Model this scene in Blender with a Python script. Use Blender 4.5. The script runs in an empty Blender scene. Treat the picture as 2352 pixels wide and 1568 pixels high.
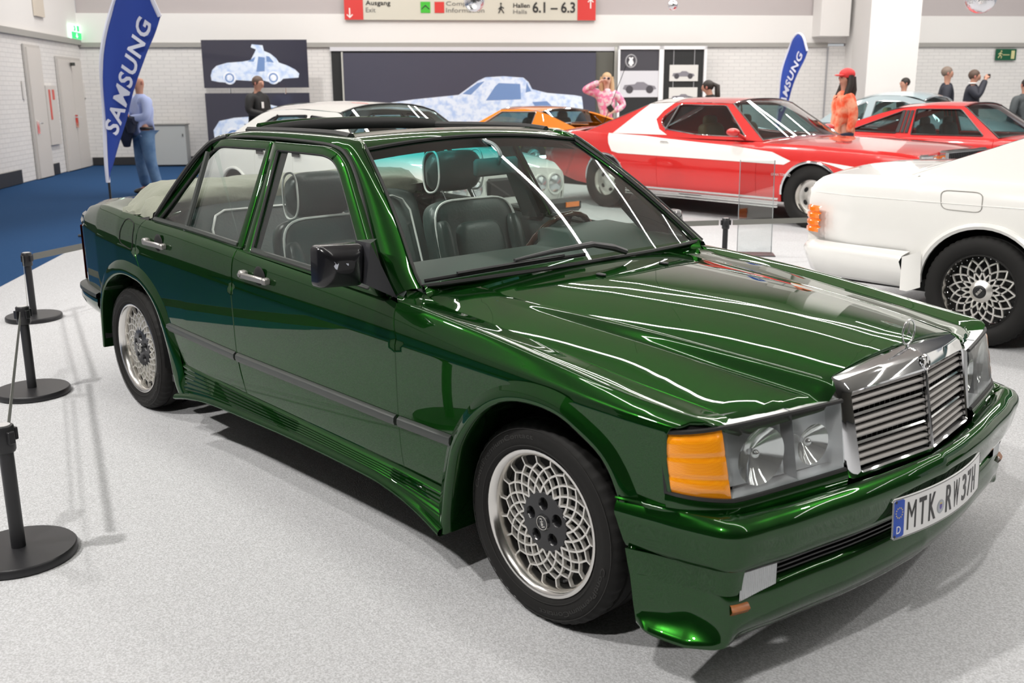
import bpy, math, random
from mathutils import Vector, Matrix
from mathutils.geometry import delaunay_2d_cdt
random.seed(7)
PI=math.pi; sin=math.sin; cos=math.cos
S=bpy.context.scene; COL=S.collection
# ---------------------------------------------------------------- camera, world, lights, exposure
CAM=Vector((1.8108,-2.5438,1.42786)); FPX=2299.3
Rv=Vector((0.677762,0.735262,-0.005358)); Uv=Vector((-0.174032,0.167494,0.970391)); Fv=Vector((-0.714389,0.656762,-0.241481))
cd=bpy.data.cameras.new('camera'); cam=bpy.data.objects.new('camera',cd); COL.objects.link(cam)
m=Matrix.Identity(4)
for i in range(3): m[i][0]=Rv[i]; m[i][1]=Uv[i]; m[i][2]=-Fv[i]; m[i][3]=CAM[i]
cam.matrix_world=m; cd.sensor_width=36; cd.lens=FPX/2352*36; cd.clip_start=.05; cd.clip_end=200
cd.dof.use_dof=True; cd.dof.focus_distance=3.7; cd.dof.aperture_fstop=5.0
S.camera=cam
S.view_settings.view_transform='Standard'; S.view_settings.look='None'; S.view_settings.gamma=1; S.view_settings.exposure=0.66
S.view_settings.use_curve_mapping=False
S.cycles.max_bounces=8; S.cycles.transparent_max_bounces=24; S.cycles.sample_clamp_indirect=6
W=bpy.data.worlds.new('world'); S.world=W; W.use_nodes=True
W.node_tree.nodes['Background'].inputs[0].default_value=(.95,.97,1,1); W.node_tree.nodes['Background'].inputs[1].default_value=.30
ER=Vector((.67679,.736175,0)); EF=Vector((-.736175,.67679,0))
def hw(r,d,z=0): return Vector((CAM.x,CAM.y,0))+ER*r+EF*d+Vector((0,0,z))
def area_light(name,loc,ax,lx,ly,power,col=(1,.97,.92)):
    l=bpy.data.lights.new(name,'AREA'); l.shape='RECTANGLE'; l.size=lx; l.size_y=ly; l.energy=power; l.color=col
    o=bpy.data.objects.new(name,l); COL.objects.link(o); o.location=loc
    x=Vector(ax).normalized(); z=Vector((0,0,1)); y=z.cross(x)
    o.rotation_euler=Matrix((x,y,z)).transposed().to_euler(); return o
TUBEDIR=Vector((1,.12,0)).normalized()
CEIL=7.2
TUBES=[(-9.2,-.6,20,190),(-16.5,4.2,29,290),(-15.5,8.8,29,320),(-12.5,13.4,26,400),(-7.6,18,20,330)] # west end x, y, length, watts
for x,y,L,p in TUBES:
    area_light('fluorescent_line_light',(x+TUBEDIR.x*L/2,y+TUBEDIR.y*L/2,CEIL-.35),TUBEDIR,L,.11,p)
#area_light('hall_fill_light',(-4,2,CEIL-.2),(1,0,0),22,16,330,(1,.98,.95))
area_light('wall_fill_light',hw(0,17.5,6.6),ER,24,.3,330)  # unseen strip light added to brighten the back wall
def spot(x,y,z,tx,ty,tz,power,size=.1,ang=70):
    l=bpy.data.lights.new('ceiling_and_fill_spot','SPOT'); l.energy=power; l.spot_size=math.radians(ang); l.spot_blend=.6; l.shadow_soft_size=size; l.color=(1,.97,.93)
    o=bpy.data.objects.new('ceiling_and_fill_spot',l); COL.objects.link(o); o.location=(x,y,z)
    o.rotation_euler=(Vector((tx,ty,tz))-Vector((x,y,z))).to_track_quat('-Z','Y').to_euler()
spot(-2.6,-5.6,6.6,-1.0,0,.3,1050,.16,80); spot(1.8,-5.2,6.6,.6,.2,.3,700,.14,80); spot(-6.0,-3.2,6.6,-5,.5,0,500,.14,80)
spot(-6,5.0,6.6,-5,8,0,420,.14,90); spot(4,5.5,6.6,1.5,4.5,0,420,.14,90); spot(-4,10.0,6.6,-7,15,1.2,700,.14,90); spot(-9.5,.5,6.6,-7.2,3.4,1.2,520,.14,80); spot(-12,4.0,6.6,-16,8,1.5,500,.14,100)  # the spot aimed at the white saloon is added fill to whiten its roof
# ---------------------------------------------------------------- helpers
def tag(o,label=None,cat=None,group=None,kind=None):
    if label: o['label']=label
    if cat: o['category']=cat
    if group: o['group']=group
    if kind: o['kind']=kind
    return o
def thing(name,label,cat,loc=(0,0,0),rz=0,group=None):
    o=bpy.data.objects.new(name,None); COL.objects.link(o); o.location=loc; o.rotation_euler=(0,0,rz); o.empty_display_size=.1
    return tag(o,label,cat,group)
MATS={}
def mat(name,col=(.8,.8,.8),rough=.5,metal=0.,coat=0.,coatr=.03,spec=.5,emis=None,es=1.,noise=None,bump=None,trans=0.,sheen=0.):
    if name in MATS: return MATS[name]
    M=bpy.data.materials.new(name); M.use_nodes=True; n=M.node_tree.nodes; L=M.node_tree.links; b=n['Principled BSDF']
    b.inputs['Base Color'].default_value=(*col,1); b.inputs['Roughness'].default_value=rough; b.inputs['Metallic'].default_value=metal
    b.inputs['Coat Weight'].default_value=coat; b.inputs['Coat Roughness'].default_value=coatr; b.inputs['Specular IOR Level'].default_value=spec
    b.inputs['Transmission Weight'].default_value=trans; b.inputs['Sheen Weight'].default_value=sheen
    if emis: b.inputs['Emission Color'].default_value=(*emis,1); b.inputs['Emission Strength'].default_value=es
    tc=None
    if noise or bump: tc=n.new('ShaderNodeTexCoord')
    if noise: # (scale, col2, lo, hi)
        t=n.new('ShaderNodeTexNoise'); t.inputs['Scale'].default_value=noise[0]; t.inputs['Detail'].default_value=4; L.new(tc.outputs['Object'],t.inputs['Vector'])
        r=n.new('ShaderNodeValToRGB'); r.color_ramp.elements[0].position=noise[2]; r.color_ramp.elements[1].position=noise[3]
        r.color_ramp.elements[0].color=(*noise[1],1); r.color_ramp.elements[1].color=(*col,1)
        L.new(t.outputs['Fac'],r.inputs[0]); L.new(r.outputs[0],b.inputs['Base Color'])
    if bump: # (scale, strength, dist)
        t=n.new('ShaderNodeTexNoise'); t.inputs['Scale'].default_value=bump[0]; t.inputs['Detail'].default_value=3; L.new(tc.outputs['Object'],t.inputs['Vector'])
        u=n.new('ShaderNodeBump'); u.inputs['Strength'].default_value=bump[1]; u.inputs['Distance'].default_value=bump[2]
        L.new(t.outputs['Fac'],u.inputs['Height']); L.new(u.outputs[0],b.inputs['Normal'])
    MATS[name]=M; return M
def glassmat(name,tint=(.8,.88,.84),ior=1.5,rough=0.,refl=1.0):
    M=bpy.data.materials.new(name); M.use_nodes=True; n=M.node_tree.nodes; L=M.node_tree.links; n.remove(n['Principled BSDF']); out=n['Material Output']
    t=n.new('ShaderNodeBsdfTransparent'); t.inputs[0].default_value=(*tint,1); g=n.new('ShaderNodeBsdfGlossy'); g.inputs['Roughness'].default_value=rough; g.inputs[0].default_value=(refl,refl,refl,1)
    f=n.new('ShaderNodeLayerWeight'); a=n.new('ShaderNodeMath'); a.operation='POWER'; a.inputs[1].default_value=5; L.new(f.outputs['Facing'],a.inputs[0]); f0=2*((ior-1)/(ior+1))**2
    q=n.new('ShaderNodeMath'); q.operation='MULTIPLY_ADD'; q.inputs[1].default_value=1-f0; q.inputs[2].default_value=f0; L.new(a.outputs[0],q.inputs[0]); f=q; x=n.new('ShaderNodeMixShader'); L.new(f.outputs[0],x.inputs[0]); L.new(t.outputs[0],x.inputs[1]); L.new(g.outputs[0],x.inputs[2]); L.new(x.outputs[0],out.inputs[0])
    MATS[name]=M; return M
def raw(name,verts,faces,m,parent=None,smooth=True,angle=35,normals=None,mats=None,fm=None):
    me=bpy.data.meshes.new(name); me.from_pydata([tuple(v) for v in verts],[],faces)
    for x in (mats or [m]): me.materials.append(x)
    if fm: me.polygons.foreach_set('material_index',fm)
    if smooth:
        me.shade_smooth()
        if normals: me.normals_split_custom_set_from_vertices([tuple(n) for n in normals])
        else: me.set_sharp_from_angle(angle=math.radians(angle))
    me.update()
    o=bpy.data.objects.new(name,me); COL.objects.link(o); o.parent=parent; return o
def pp(parent,i): return parent[i] if isinstance(parent,tuple) else parent
def emit(name,verts,faces,m,parent,mir=False,normals=None,angle=35,smooth=True,**k):
    a=raw(name,verts,faces,m,pp(parent,0),smooth,angle,normals,**k)
    if not mir: return a
    v2=[(v[0],-v[1],v[2]) for v in verts]; f2=[tuple(reversed(f)) for f in faces]; n2=[(n[0],-n[1],n[2]) for n in normals] if normals else None
    return (a,raw(name,v2,f2,m,pp(parent,1),smooth,angle,n2,**k))
class MB:
    def __init__(s): s.v=[]; s.f=[]; s.m=[]; s.cm=0
    def add(s,vs,fs):
        b=len(s.v); s.v+= [Vector(v) for v in vs]; s.f+=[tuple(i+b for i in f) for f in fs]; s.m+=[s.cm]*len(fs); return s
    def box(s,c,d,R=None,bev=0,taper=1):
        x,y,z=d[0]/2,d[1]/2,d[2]/2; c=Vector(c)
        if bev:
            b=bev; vs=[]; 
            for sx in (-1,1):
                for sy in (-1,1):
                    for sz in (-1,1): vs+=[(sx*x,sy*(y-b),sz*(z-b)),(sx*(x-b),sy*y,sz*(z-b)),(sx*(x-b),sy*(y-b),sz*z)]
            def ix(sx,sy,sz,k): return (((sx>0)*2+(sy>0))*2+(sz>0))*3+k
            fs=[]
            for q in (-1,1):
                fs.append([ix(q,a,b2,0) for a,b2 in ((-1,-1),(1,-1),(1,1),(-1,1))][::q]); fs.append([ix(a,q,b2,1) for a,b2 in ((-1,-1),(1,-1),(1,1),(-1,1))][::-q]); fs.append([ix(a,b2,q,2) for a,b2 in ((-1,-1),(1,-1),(1,1),(-1,1))][::q])
            for a in (-1,1):
                for b2 in (-1,1):
                    fs.append([ix(a,b2,-1,0),ix(a,b2,1,0),ix(a,b2,1,1),ix(a,b2,-1,1)]); fs.append([ix(a,-1,b2,0),ix(a,1,b2,0),ix(a,1,b2,2),ix(a,-1,b2,2)]); fs.append([ix(-1,a,b2,1),ix(1,a,b2,1),ix(1,a,b2,2),ix(-1,a,b2,2)])
                    for e in (-1,1): fs.append([ix(a,b2,e,0),ix(a,b2,e,1),ix(a,b2,e,2)])
            vs=[Vector(v) for v in vs]; ff=[]
            for f in fs:
                n=(vs[f[1]]-vs[f[0]]).cross(vs[f[2]]-vs[f[0]]); cc=sum((vs[i] for i in f),Vector())/len(f)
                ff.append(tuple(f) if n.dot(cc)>0 else tuple(f[::-1]))
            fs=ff
        else:
            vs=[Vector((sx*x*(taper if sz>0 else 1),sy*y*(taper if sz>0 else 1),sz*z)) for sx in (-1,1) for sy in (-1,1) for sz in (-1,1)]
            fs=[(0,1,3,2),(4,6,7,5),(0,4,5,1),(2,3,7,6),(0,2,6,4),(1,5,7,3)]
        if R is not None: vs=[R@v for v in vs]
        return s.add([c+v for v in vs],fs)
    def tube(s,pts,r,n=8,closed=False,caps=True,sq=None,up=None):
        pts=[Vector(p) for p in pts]; N=len(pts); rr=r if hasattr(r,'__len__') else [r]*N; b=[];prev=None
        vs=[]
        for i,p in enumerate(pts):
            a=pts[(i-1)%N] if (closed or i>0) else p; c=pts[(i+1)%N] if (closed or i<N-1) else p
            t=(c-a).normalized()
            if prev is None or up is not None: u=Vector(up) if up is not None else (Vector((0,0,1)) if abs(t.z)<.9 else Vector((1,0,0)))
            else: u=prev
            u=(u-t*u.dot(t)).normalized(); prev=u; w=t.cross(u)
            for k in range(n):
                q=2*PI*(k+.5)/n; cu,cw=cos(q),sin(q)
                if sq: cu,cw=cu*sq[0],cw*sq[1]
                vs.append(p+u*rr[i]*cu+w*rr[i]*cw)
        fs=[]
        for i in range(N if closed else N-1):
            j=(i+1)%N
            for k in range(n): fs.append((i*n+k,i*n+(k+1)%n,j*n+(k+1)%n,j*n+k))
        if caps and not closed: fs.append(tuple(range(n))[::-1]); fs.append(tuple((N-1)*n+k for k in range(n)))
        return s.add(vs,fs)
    def lathe(s,prof,n=32,M=None,caps=False,mod=None):
        # prof (r,h) around local z
        vs=[];K=len(prof)
        for i in range(n):
            a=2*PI*i/n
            for k,(r,h) in enumerate(prof):
                r2=r if mod is None else r+mod(i,k); v=Vector((r2*cos(a),r2*sin(a),h)); vs.append(M@v if M else v)
        fs=[(i*K+k,((i+1)%n)*K+k,((i+1)%n)*K+k+1,i*K+k+1) for i in range(n) for k in range(K-1)]
        if caps: fs.append(tuple(i*K for i in range(n))[::-1]); fs.append(tuple(i*K+K-1 for i in range(n)))
        return s.add(vs,fs)
    def grid(s,rows,closeu=False,closev=False):
        R=len(rows);K=len(rows[0]); vs=[v for r in rows for v in r]; fs=[]
        for i in range(R if closeu else R-1):
            for k in range(K if closev else K-1):
                fs.append((i*K+k,i*K+(k+1)%K,((i+1)%R)*K+(k+1)%K,((i+1)%R)*K+k))
        return s.add(vs,fs)
    def prism(s,poly,h,M=None,z0=0):
        n=len(poly); vs=[Vector((x,y,z0)) for x,y in poly]+[Vector((x,y,z0+h)) for x,y in poly]
        if M: vs=[M@v for v in vs]
        A=sum(poly[i][0]*poly[(i+1)%n][1]-poly[(i+1)%n][0]*poly[i][1] for i in range(n))
        fs=[tuple(range(n))[::-1],tuple(range(n,2*n))]+[(i,(i+1)%n,n+(i+1)%n,n+i) for i in range(n)]
        if A<0: fs=[f[::-1] for f in fs]
        return s.add(vs,fs)
    def ell(s,c,r,n=16,k=10,R=None):
        vs=[];fs=[];c=Vector(c)
        for i in range(k+1):
            a=PI*i/k
            for j in range(n):
                b=2*PI*j/n; v=Vector((r[0]*sin(a)*cos(b),r[1]*sin(a)*sin(b),r[2]*cos(a))); vs.append(c+(R@v if R else v))
        for i in range(k):
            for j in range(n): fs.append((i*n+j,(i+1)*n+j,(i+1)*n+(j+1)%n,i*n+(j+1)%n))
        return s.add(vs,fs)
    def xf(s,M): s.v=[M@v for v in s.v]; return s
    def build(s,name,m,parent=None,mir=False,angle=35,smooth=True,mats=None):
        return emit(name,s.v,s.f,m,parent,mir,None,angle,smooth,mats=mats,fm=s.m if mats else None)
def pl(tab,x):
    if x<=tab[0][0]: return tab[0][1]
    for (a,b),(c,d) in zip(tab,tab[1:]):
        if x<=c: return b+(d-b)*(x-a)/(c-a)
    return tab[-1][1]
def cub(tab,x):
    n=len(tab)
    if x<=tab[0][0]: i=0; s_=(tab[1][1]-tab[0][1])/(tab[1][0]-tab[0][0]); return tab[0][1]+s_*(x-tab[0][0])
    if x>=tab[-1][0]: s_=(tab[-1][1]-tab[-2][1])/(tab[-1][0]-tab[-2][0]); return tab[-1][1]+s_*(x-tab[-1][0])
    i=0
    while tab[i+1][0]<x: i+=1
    def sl(j):
        if j==0: return (tab[1][1]-tab[0][1])/(tab[1][0]-tab[0][0])
        if j==n-1: return (tab[-1][1]-tab[-2][1])/(tab[-1][0]-tab[-2][0])
        return (tab[j+1][1]-tab[j-1][1])/(tab[j+1][0]-tab[j-1][0])
    x0,y0=tab[i];x1,y1=tab[i+1];h=x1-x0;t=(x-x0)/h
    return (2*t**3-3*t*t+1)*y0+(t**3-2*t*t+t)*h*sl(i)+(-2*t**3+3*t*t)*y1+(t**3-t*t)*h*sl(i+1)
def spl(pts,n=8,closed=False):
    P_=[Vector(p) for p in pts];N=len(P_);o=[]
    for i in range(N if closed else N-1):
        g=(lambda k:P_[k%N]) if closed else (lambda k:P_[min(max(k,0),N-1)])
        a,b,c,d=g(i-1),g(i),g(i+1),g(i+2)
        for k in range(n):
            t=k/n; o.append(.5*((2*b)+(c-a)*t+(2*a-5*b+4*c-d)*t*t+(3*b-a-3*c+d)*t**3))
    if not closed: o.append(P_[-1].copy())
    return o
def resample(poly,step,closed=True):
    o=[];n=len(poly)
    for i in range(n if closed else n-1):
        a=Vector(poly[i]);b=Vector(poly[(i+1)%n]);k=max(1,int((b-a).length/step+.5))
        for j in range(k): o.append(a+(b-a)*j/k)
    if not closed: o.append(Vector(poly[-1]))
    return o
def inside(p,poly):
    x,y=p;c=False;n=len(poly);j=n-1
    for i in range(n):
        xi,yi=poly[i][0],poly[i][1];xj,yj=poly[j][0],poly[j][1]
        if (yi>y)!=(yj>y) and x<(xj-xi)*(y-yi)/(yj-yi)+xi: c=not c
        j=i
    return c
def smoothpoly(pts,r=.02,n=5):
    # round corners of a 2D polygon
    o=[];N=len(pts)
    for i in range(N):
        p=Vector(pts[i][:2]); rr=pts[i][2] if len(pts[i])>2 else r
        a=Vector(pts[i-1][:2]);b=Vector(pts[(i+1)%N][:2])
        if rr<=0: o.append(p); continue
        da=(a-p);db=(b-p);ra=min(rr,da.length*.45);rb=min(rr,db.length*.45);A=p+da.normalized()*ra;B=p+db.normalized()*rb
        for k in range(n+1):
            t=k/n; o.append(A*(1-t)**2+p*2*t*(1-t)+B*t*t)
    return o
def patch(name,outline,f,m,parent,du=.05,rows=None,out=(0,-1,.3),flange=.012,mir=False,step=.03,holes=()):
    ol=resample(outline,step); hs=[resample(h,step) for h in holes]
    V=[Vector((p[0],p[1])) for p in ol];E=[(i,(i+1)%len(ol)) for i in range(len(ol))]
    for h in hs:
        b=len(V);V+=[Vector((p[0],p[1])) for p in h];E+=[(b+i,b+(i+1)%len(h)) for i in range(len(h))]
    us=[p[0] for p in ol];vs=[p[1] for p in ol]
    if rows is None:
        k=max(1,int((max(vs)-min(vs))/du)); rows=[min(vs)+(max(vs)-min(vs))*i/k for i in range(1,k)]
    B=list(V);nu=int((max(us)-min(us))/du)+1;lim=(min(step,du)*.45)**2
    for v in rows:
        for i in range(1,nu):
            u=min(us)+(max(us)-min(us))*i/nu
            if inside((u,v),ol) and not any(inside((u,v),h) for h in hs) and all((u-b.x)**2+(v-b.y)**2>lim for b in B): V.append(Vector((u,v)))
    r=delaunay_2d_cdt(V,E,[],1,1e-6)
    v2,f2=r[0],r[2]
    if holes: f2=[t for t in f2 if not any(inside((sum(v2[i].x for i in t)/3,sum(v2[i].y for i in t)/3),h) for h in hs)]
    out=Vector(out);e=1e-4;vs=[];ns=[]
    for q in v2:
        p=Vector(f(q.x,q.y));du_=Vector(f(q.x+e,q.y))-Vector(f(q.x-e,q.y));dv=Vector(f(q.x,q.y+e))-Vector(f(q.x,q.y-e));n=du_.cross(dv)
        n=n.normalized() if n.length>1e-14 else out.normalized()
        if n.dot(out)<0:n=-n
        vs.append(p);ns.append(n)
    fs=[]
    for t in f2:
        a,b,c=t[:3];g=(vs[b]-vs[a]).cross(vs[c]-vs[a]);fs.append(tuple(t) if g.dot(ns[a]+ns[b]+ns[c])>0 else tuple(t[::-1]))
    if flange:
        ed={}
        for t in fs:
            for i in range(len(t)): a,b=t[i],t[(i+1)%len(t)]; ed[(a,b)]=1
        bd=[(a,b) for (a,b) in ed if (b,a) not in ed]
        for a,b in bd:
            d=(vs[b]-vs[a]); 
            if d.length<1e-9: continue
            n=d.cross(ns[a]).normalized(); k=len(vs)
            vs+=[vs[a],vs[b],vs[b]-ns[b]*flange,vs[a]-ns[a]*flange]; ns+=[(ns[a]+n).normalized(),(ns[b]+n).normalized(),n,n]; fs.append((k+3,k+2,k+1,k))
    return emit(name,vs,fs,m,parent,mir,ns)
FONT_OBJ=None
def text_geo(s,size=1.,depth=.1,off=0.,align='CENTER',spacing=1.,res=3,shear=0.):
    c=bpy.data.curves.new('t','FONT');c.body=s;c.size=size;c.extrude=depth/2;c.offset=off;c.align_x=align;c.align_y='CENTER';c.space_character=spacing;c.resolution_u=res;c.shear=shear
    o=bpy.data.objects.new('t',c);COL.objects.link(o);dg=bpy.context.evaluated_depsgraph_get();dg.update();me=o.evaluated_get(dg).to_mesh()
    vs=[v.co.copy() for v in me.vertices];fs=[tuple(p.vertices) for p in me.polygons];o.evaluated_get(dg).to_mesh_clear();bpy.data.objects.remove(o);bpy.data.curves.remove(c)
    return vs,fs
def fit_text(s,w,h,depth=.002,off=0.,M=None,spacing=1.):
    vs,fs=text_geo(s,1,.1,off,spacing=spacing);x0=min(v.x for v in vs);x1=max(v.x for v in vs);y0=min(v.y for v in vs);y1=max(v.y for v in vs)
    vs=[Vector(((v.x-(x0+x1)/2)/(x1-x0)*w,(v.y-(y0+y1)/2)/(y1-y0)*h,v.z*depth*10)) for v in vs]
    if M: vs=[M@v for v in vs]
    return vs,fs
def basis(o,x,y,z=None):
    x=Vector(x).normalized();y=Vector(y);y=(y-x*y.dot(x)).normalized();z=x.cross(y);m=Matrix.Identity(4)
    for i in range(3): m[i][0]=x[i];m[i][1]=y[i];m[i][2]=z[i];m[i][3]=o[i]
    return m
def copytree(o,parent=None,mats=None):
    c=o.copy();COL.objects.link(c);c.parent=parent
    for ch in list(o.children): copytree(ch,c)
    return c
# ---------------------------------------------------------------- materials
def make_paint():
    # flake layer (rough coloured reflection) under a clear lacquer
    M=bpy.data.materials.new('green_metallic_paint');M.use_nodes=True;n=M.node_tree.nodes;L=M.node_tree.links;n.remove(n['Principled BSDF']);out=n['Material Output']
    tc=n.new('ShaderNodeTexCoord');v=n.new('ShaderNodeTexVoronoi');v.inputs['Scale'].default_value=800;L.new(tc.outputs['Object'],v.inputs[0])
    mx=n.new('ShaderNodeMixRGB');mx.blend_type='MULTIPLY';mx.inputs[0].default_value=.35;mx.inputs[1].default_value=FLK;L.new(v.outputs['Color'],mx.inputs[2])
    g=n.new('ShaderNodeBsdfGlossy');g.inputs['Roughness'].default_value=.27;L.new(mx.outputs[0],g.inputs[0])
    d=n.new('ShaderNodeBsdfDiffuse');d.inputs[0].default_value=(.0015,.012,.002,1);ad=n.new('ShaderNodeAddShader');L.new(g.outputs[0],ad.inputs[0]);L.new(d.outputs[0],ad.inputs[1])
    w=n.new('ShaderNodeLayerWeight');p=n.new('ShaderNodeMath');p.operation='POWER';p.inputs[1].default_value=5;L.new(w.outputs['Facing'],p.inputs[0])
    q=n.new('ShaderNodeMath');q.operation='MULTIPLY_ADD';q.inputs[1].default_value=.95;q.inputs[2].default_value=.045;L.new(p.outputs[0],q.inputs[0])
    c=n.new('ShaderNodeBsdfGlossy');c.inputs['Roughness'].default_value=.012;c.inputs[0].default_value=(1,1,1,1);x=n.new('ShaderNodeMixShader');L.new(q.outputs[0],x.inputs[0]);L.new(ad.outputs[0],x.inputs[1]);L.new(c.outputs[0],x.inputs[2]);L.new(x.outputs[0],out.inputs[0])
    MATS['green_metallic_paint']=M;return M
FLK=(.006,.047,.004,1)
PAINT=make_paint()
BLK=mat('black_plastic',(.012,.012,.013),.38); RUB=mat('black_rubber',(.014,.014,.014),.6); DARK=mat('dark_cavity',(.006,.006,.006),.8)
CHR=mat('chrome',(.82,.83,.85),.06,1.); SILV=mat('silver_wheel_metal',(.80,.78,.74),.36,.85); POL=mat('polished_lip',(.78,.76,.73),.2,1.,bump=(60,.08,.002))
TYRE=mat('tyre_rubber',(.0095,.009,.0085),.7,spec=.3,bump=(120,.15,.002)); STRIP=mat('grey_green_trim',(.035,.04,.037),.35); GREYM=mat('brushed_handle',(.30,.29,.28),.4,.6)
GLS=glassmat('window_glass',(.88,.93,.91)); CLR=glassmat('clear_lamp_glass',(.93,.95,.95),1.45)
WHITE=mat('white_plastic',(.8,.8,.8),.4)
LEA=mat('grey_green_leather',(.032,.056,.050),.36,bump=(90,.25,.003)); PIPE=mat('white_piping',(.75,.77,.74),.5)
# ---------------------------------------------------------------- hall
greycarpet=mat('grey_carpet',(.58,.585,.60),.95,spec=.1,noise=(170,(.40,.40,.41),.36,.66),bump=(260,.5,.006))
bluecarpet=mat('blue_carpet',(.022,.068,.165),.95,spec=.1,noise=(120,(.014,.048,.125),.35,.65),bump=(200,.4,.006))
wallm=mat('white_painted_brick',(.74,.725,.715),.7)
def dress_wall():
    n=wallm.node_tree.nodes;L=wallm.node_tree.links;b=n['Principled BSDF'];tc=n.new('ShaderNodeTexCoord');mp=n.new('ShaderNodeMapping');L.new(tc.outputs['UV'],mp.inputs[0])
    br=n.new('ShaderNodeTexBrick');br.inputs['Scale'].default_value=1;br.inputs['Brick Width'].default_value=.25;br.inputs['Row Height'].default_value=.075;br.inputs['Mortar Size'].default_value=.006
    br.inputs['Color1'].default_value=(.74,.725,.71,1);br.inputs['Color2'].default_value=(.71,.695,.685,1);br.inputs['Mortar'].default_value=(.60,.59,.58,1);L.new(mp.outputs[0],br.inputs[0]);L.new(br.outputs[0],b.inputs['Base Color'])
    u=n.new('ShaderNodeBump');u.inputs['Distance'].default_value=.01;u.inputs['Strength'].default_value=.5;u.invert=True;L.new(br.outputs['Fac'],u.inputs['Height']);L.new(u.outputs[0],b.inputs['Normal'])
dress_wall()
plainw=mat('white_plaster',(.76,.745,.73),.8); beamm=mat('grey_lilac_beam',(.46,.42,.42),.8); dkbase=mat('dark_skirting',(.03,.03,.033),.5); trimm=mat('grey_rail',(.35,.34,.32),.5)
def st(o): o['kind']='structure'; return o
# floor: blue carpet everywhere, grey stand carpet laid on it
st(MB().box((-6,4,-.06),(70,70,.1)).build('floor',bluecarpet,smooth=False))
g=[hw(-3.92,7.54),hw(-4.23,9.82),hw(-5.7,21.3),hw(12,23.6),(9,24,0),(26,4,0),(16,-15,0)]
g=[(p[0],p[1]) for p in g]
st(MB().prism(g,.012,z0=-.01).build('floor',greycarpet,smooth=False))
def wallseg(name,a,b,z0,z1,th,m,uv=True):
    a=Vector(a);b=Vector(b);d=(b-a);L_=d.length;d.normalize();nrm=Vector((d.y,-d.x,0)); mb=MB();off=nrm*th
    vs=[a+Vector((0,0,z0)),b+Vector((0,0,z0)),b+Vector((0,0,z1)),a+Vector((0,0,z1))];vs+=[v-off for v in vs]
    mb.add(vs,[(0,1,2,3),(5,4,7,6),(4,0,3,7),(1,5,6,2),(3,2,6,7),(4,5,1,0)]);o=mb.build(name,m,smooth=False)
    if uv:
        u=o.data.uv_layers.new(name='UVMap')
        for poly in o.data.polygons:
            for li in poly.loop_indices:
                v=o.data.vertices[o.data.loops[li].vertex_index].co; u.data[li].uv=((v-a).dot(d),v.z)
    return o
def bd(r): return 21.15+.12*(r+8.74)      # back wall depth
cornerP=hw(-8.74,21.06)
A=hw(-8.74,bd(-8.74));Bp=hw(7.05,bd(7.05));
st(wallseg('wall_back',A,hw(14,bd(14)),0,2.38,.3,wallm)); 
# upper wall: protruding band, then recessed lilac area
st(wallseg('wall_back_upper',hw(-8.74,bd(-8.74)-.03),hw(14,bd(14)-.03),2.44,3.02,.3,plainw,False))
st(wallseg('wall_back_top',hw(-8.74,bd(-8.74)+.02),hw(14,bd(14)+.02),3.02,CEIL,.3,beamm,False))
st(wallseg('trim_1',hw(-8.74,bd(-8.74)-.06),hw(7.0,bd(7.0)-.06),2.36,2.45,.06,trimm,False)); st(wallseg('trim_2',hw(8.1,bd(8.1)-.06),hw(14,bd(14)-.06),2.36,2.45,.06,trimm,False))
LW=[hw(-8.74,21.15),hw(-6.1,1.0)]
def lw(d,off=0,z=0): # point on the left wall at depth d, off metres in front of it
    t=(21.15-d)/20.15; p=LW[0].lerp(LW[1],t); dd=(LW[1]-LW[0]).normalized(); n=Vector((-dd.y,dd.x,0)); 
    if n.dot(ER)<0:n=-n
    return p+n*off+Vector((0,0,z))
st(wallseg('wall_left',LW[1],LW[0],0,2.5,.3,wallm)); st(wallseg('wall_left_upper',lw(1,0),lw(21.15,0),2.5,CEIL,.3,plainw,False)); st(wallseg('trim_3',lw(1,.06),lw(21.1,.06),2.4,2.5,.06,trimm,False))
st(wallseg('baseboard_left',lw(1,.025),lw(16.9,.025),0,.22,.02,dkbase,False)); st(wallseg('baseboard_left_far',lw(18.3,.025),lw(18.95,.025),0,.2,.02,dkbase,False)); st(wallseg('baseboard_back',hw(-8.7,bd(-8.7)-.03),hw(-3.9,bd(-3.9)-.03),0,.16,.02,dkbase,False))
# ceiling and closing walls of the hall
st(MB().box((-4,2,CEIL+.1),(60,60,.2)).build('ceiling',mat('hall_ceiling',(.50,.49,.45),.8),smooth=False))
hallw=mat('hall_side_wall',(.30,.29,.25),.8)
st(wallseg('wall_front',(24,-17,0),(-22,-17,0),0,CEIL,.3,hallw,False)); st(wallseg('wall_right',(24,30,0),(24,-17,0),0,CEIL,.3,hallw,False))
# pillar at the right of the back wall
P1=hw(6.85,bd(6.9)-.02);
mb=MB();mb.prism([tuple(hw(7.42,22.6)[:2]),tuple(hw(7.08,20.6)[:2]),tuple(hw(8.07,20.6)[:2]),tuple(hw(8.07,23)[:2]),tuple(hw(7.42,23.2)[:2])],CEIL);st(mb.build('wall_pillar',plainw,smooth=False))
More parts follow.
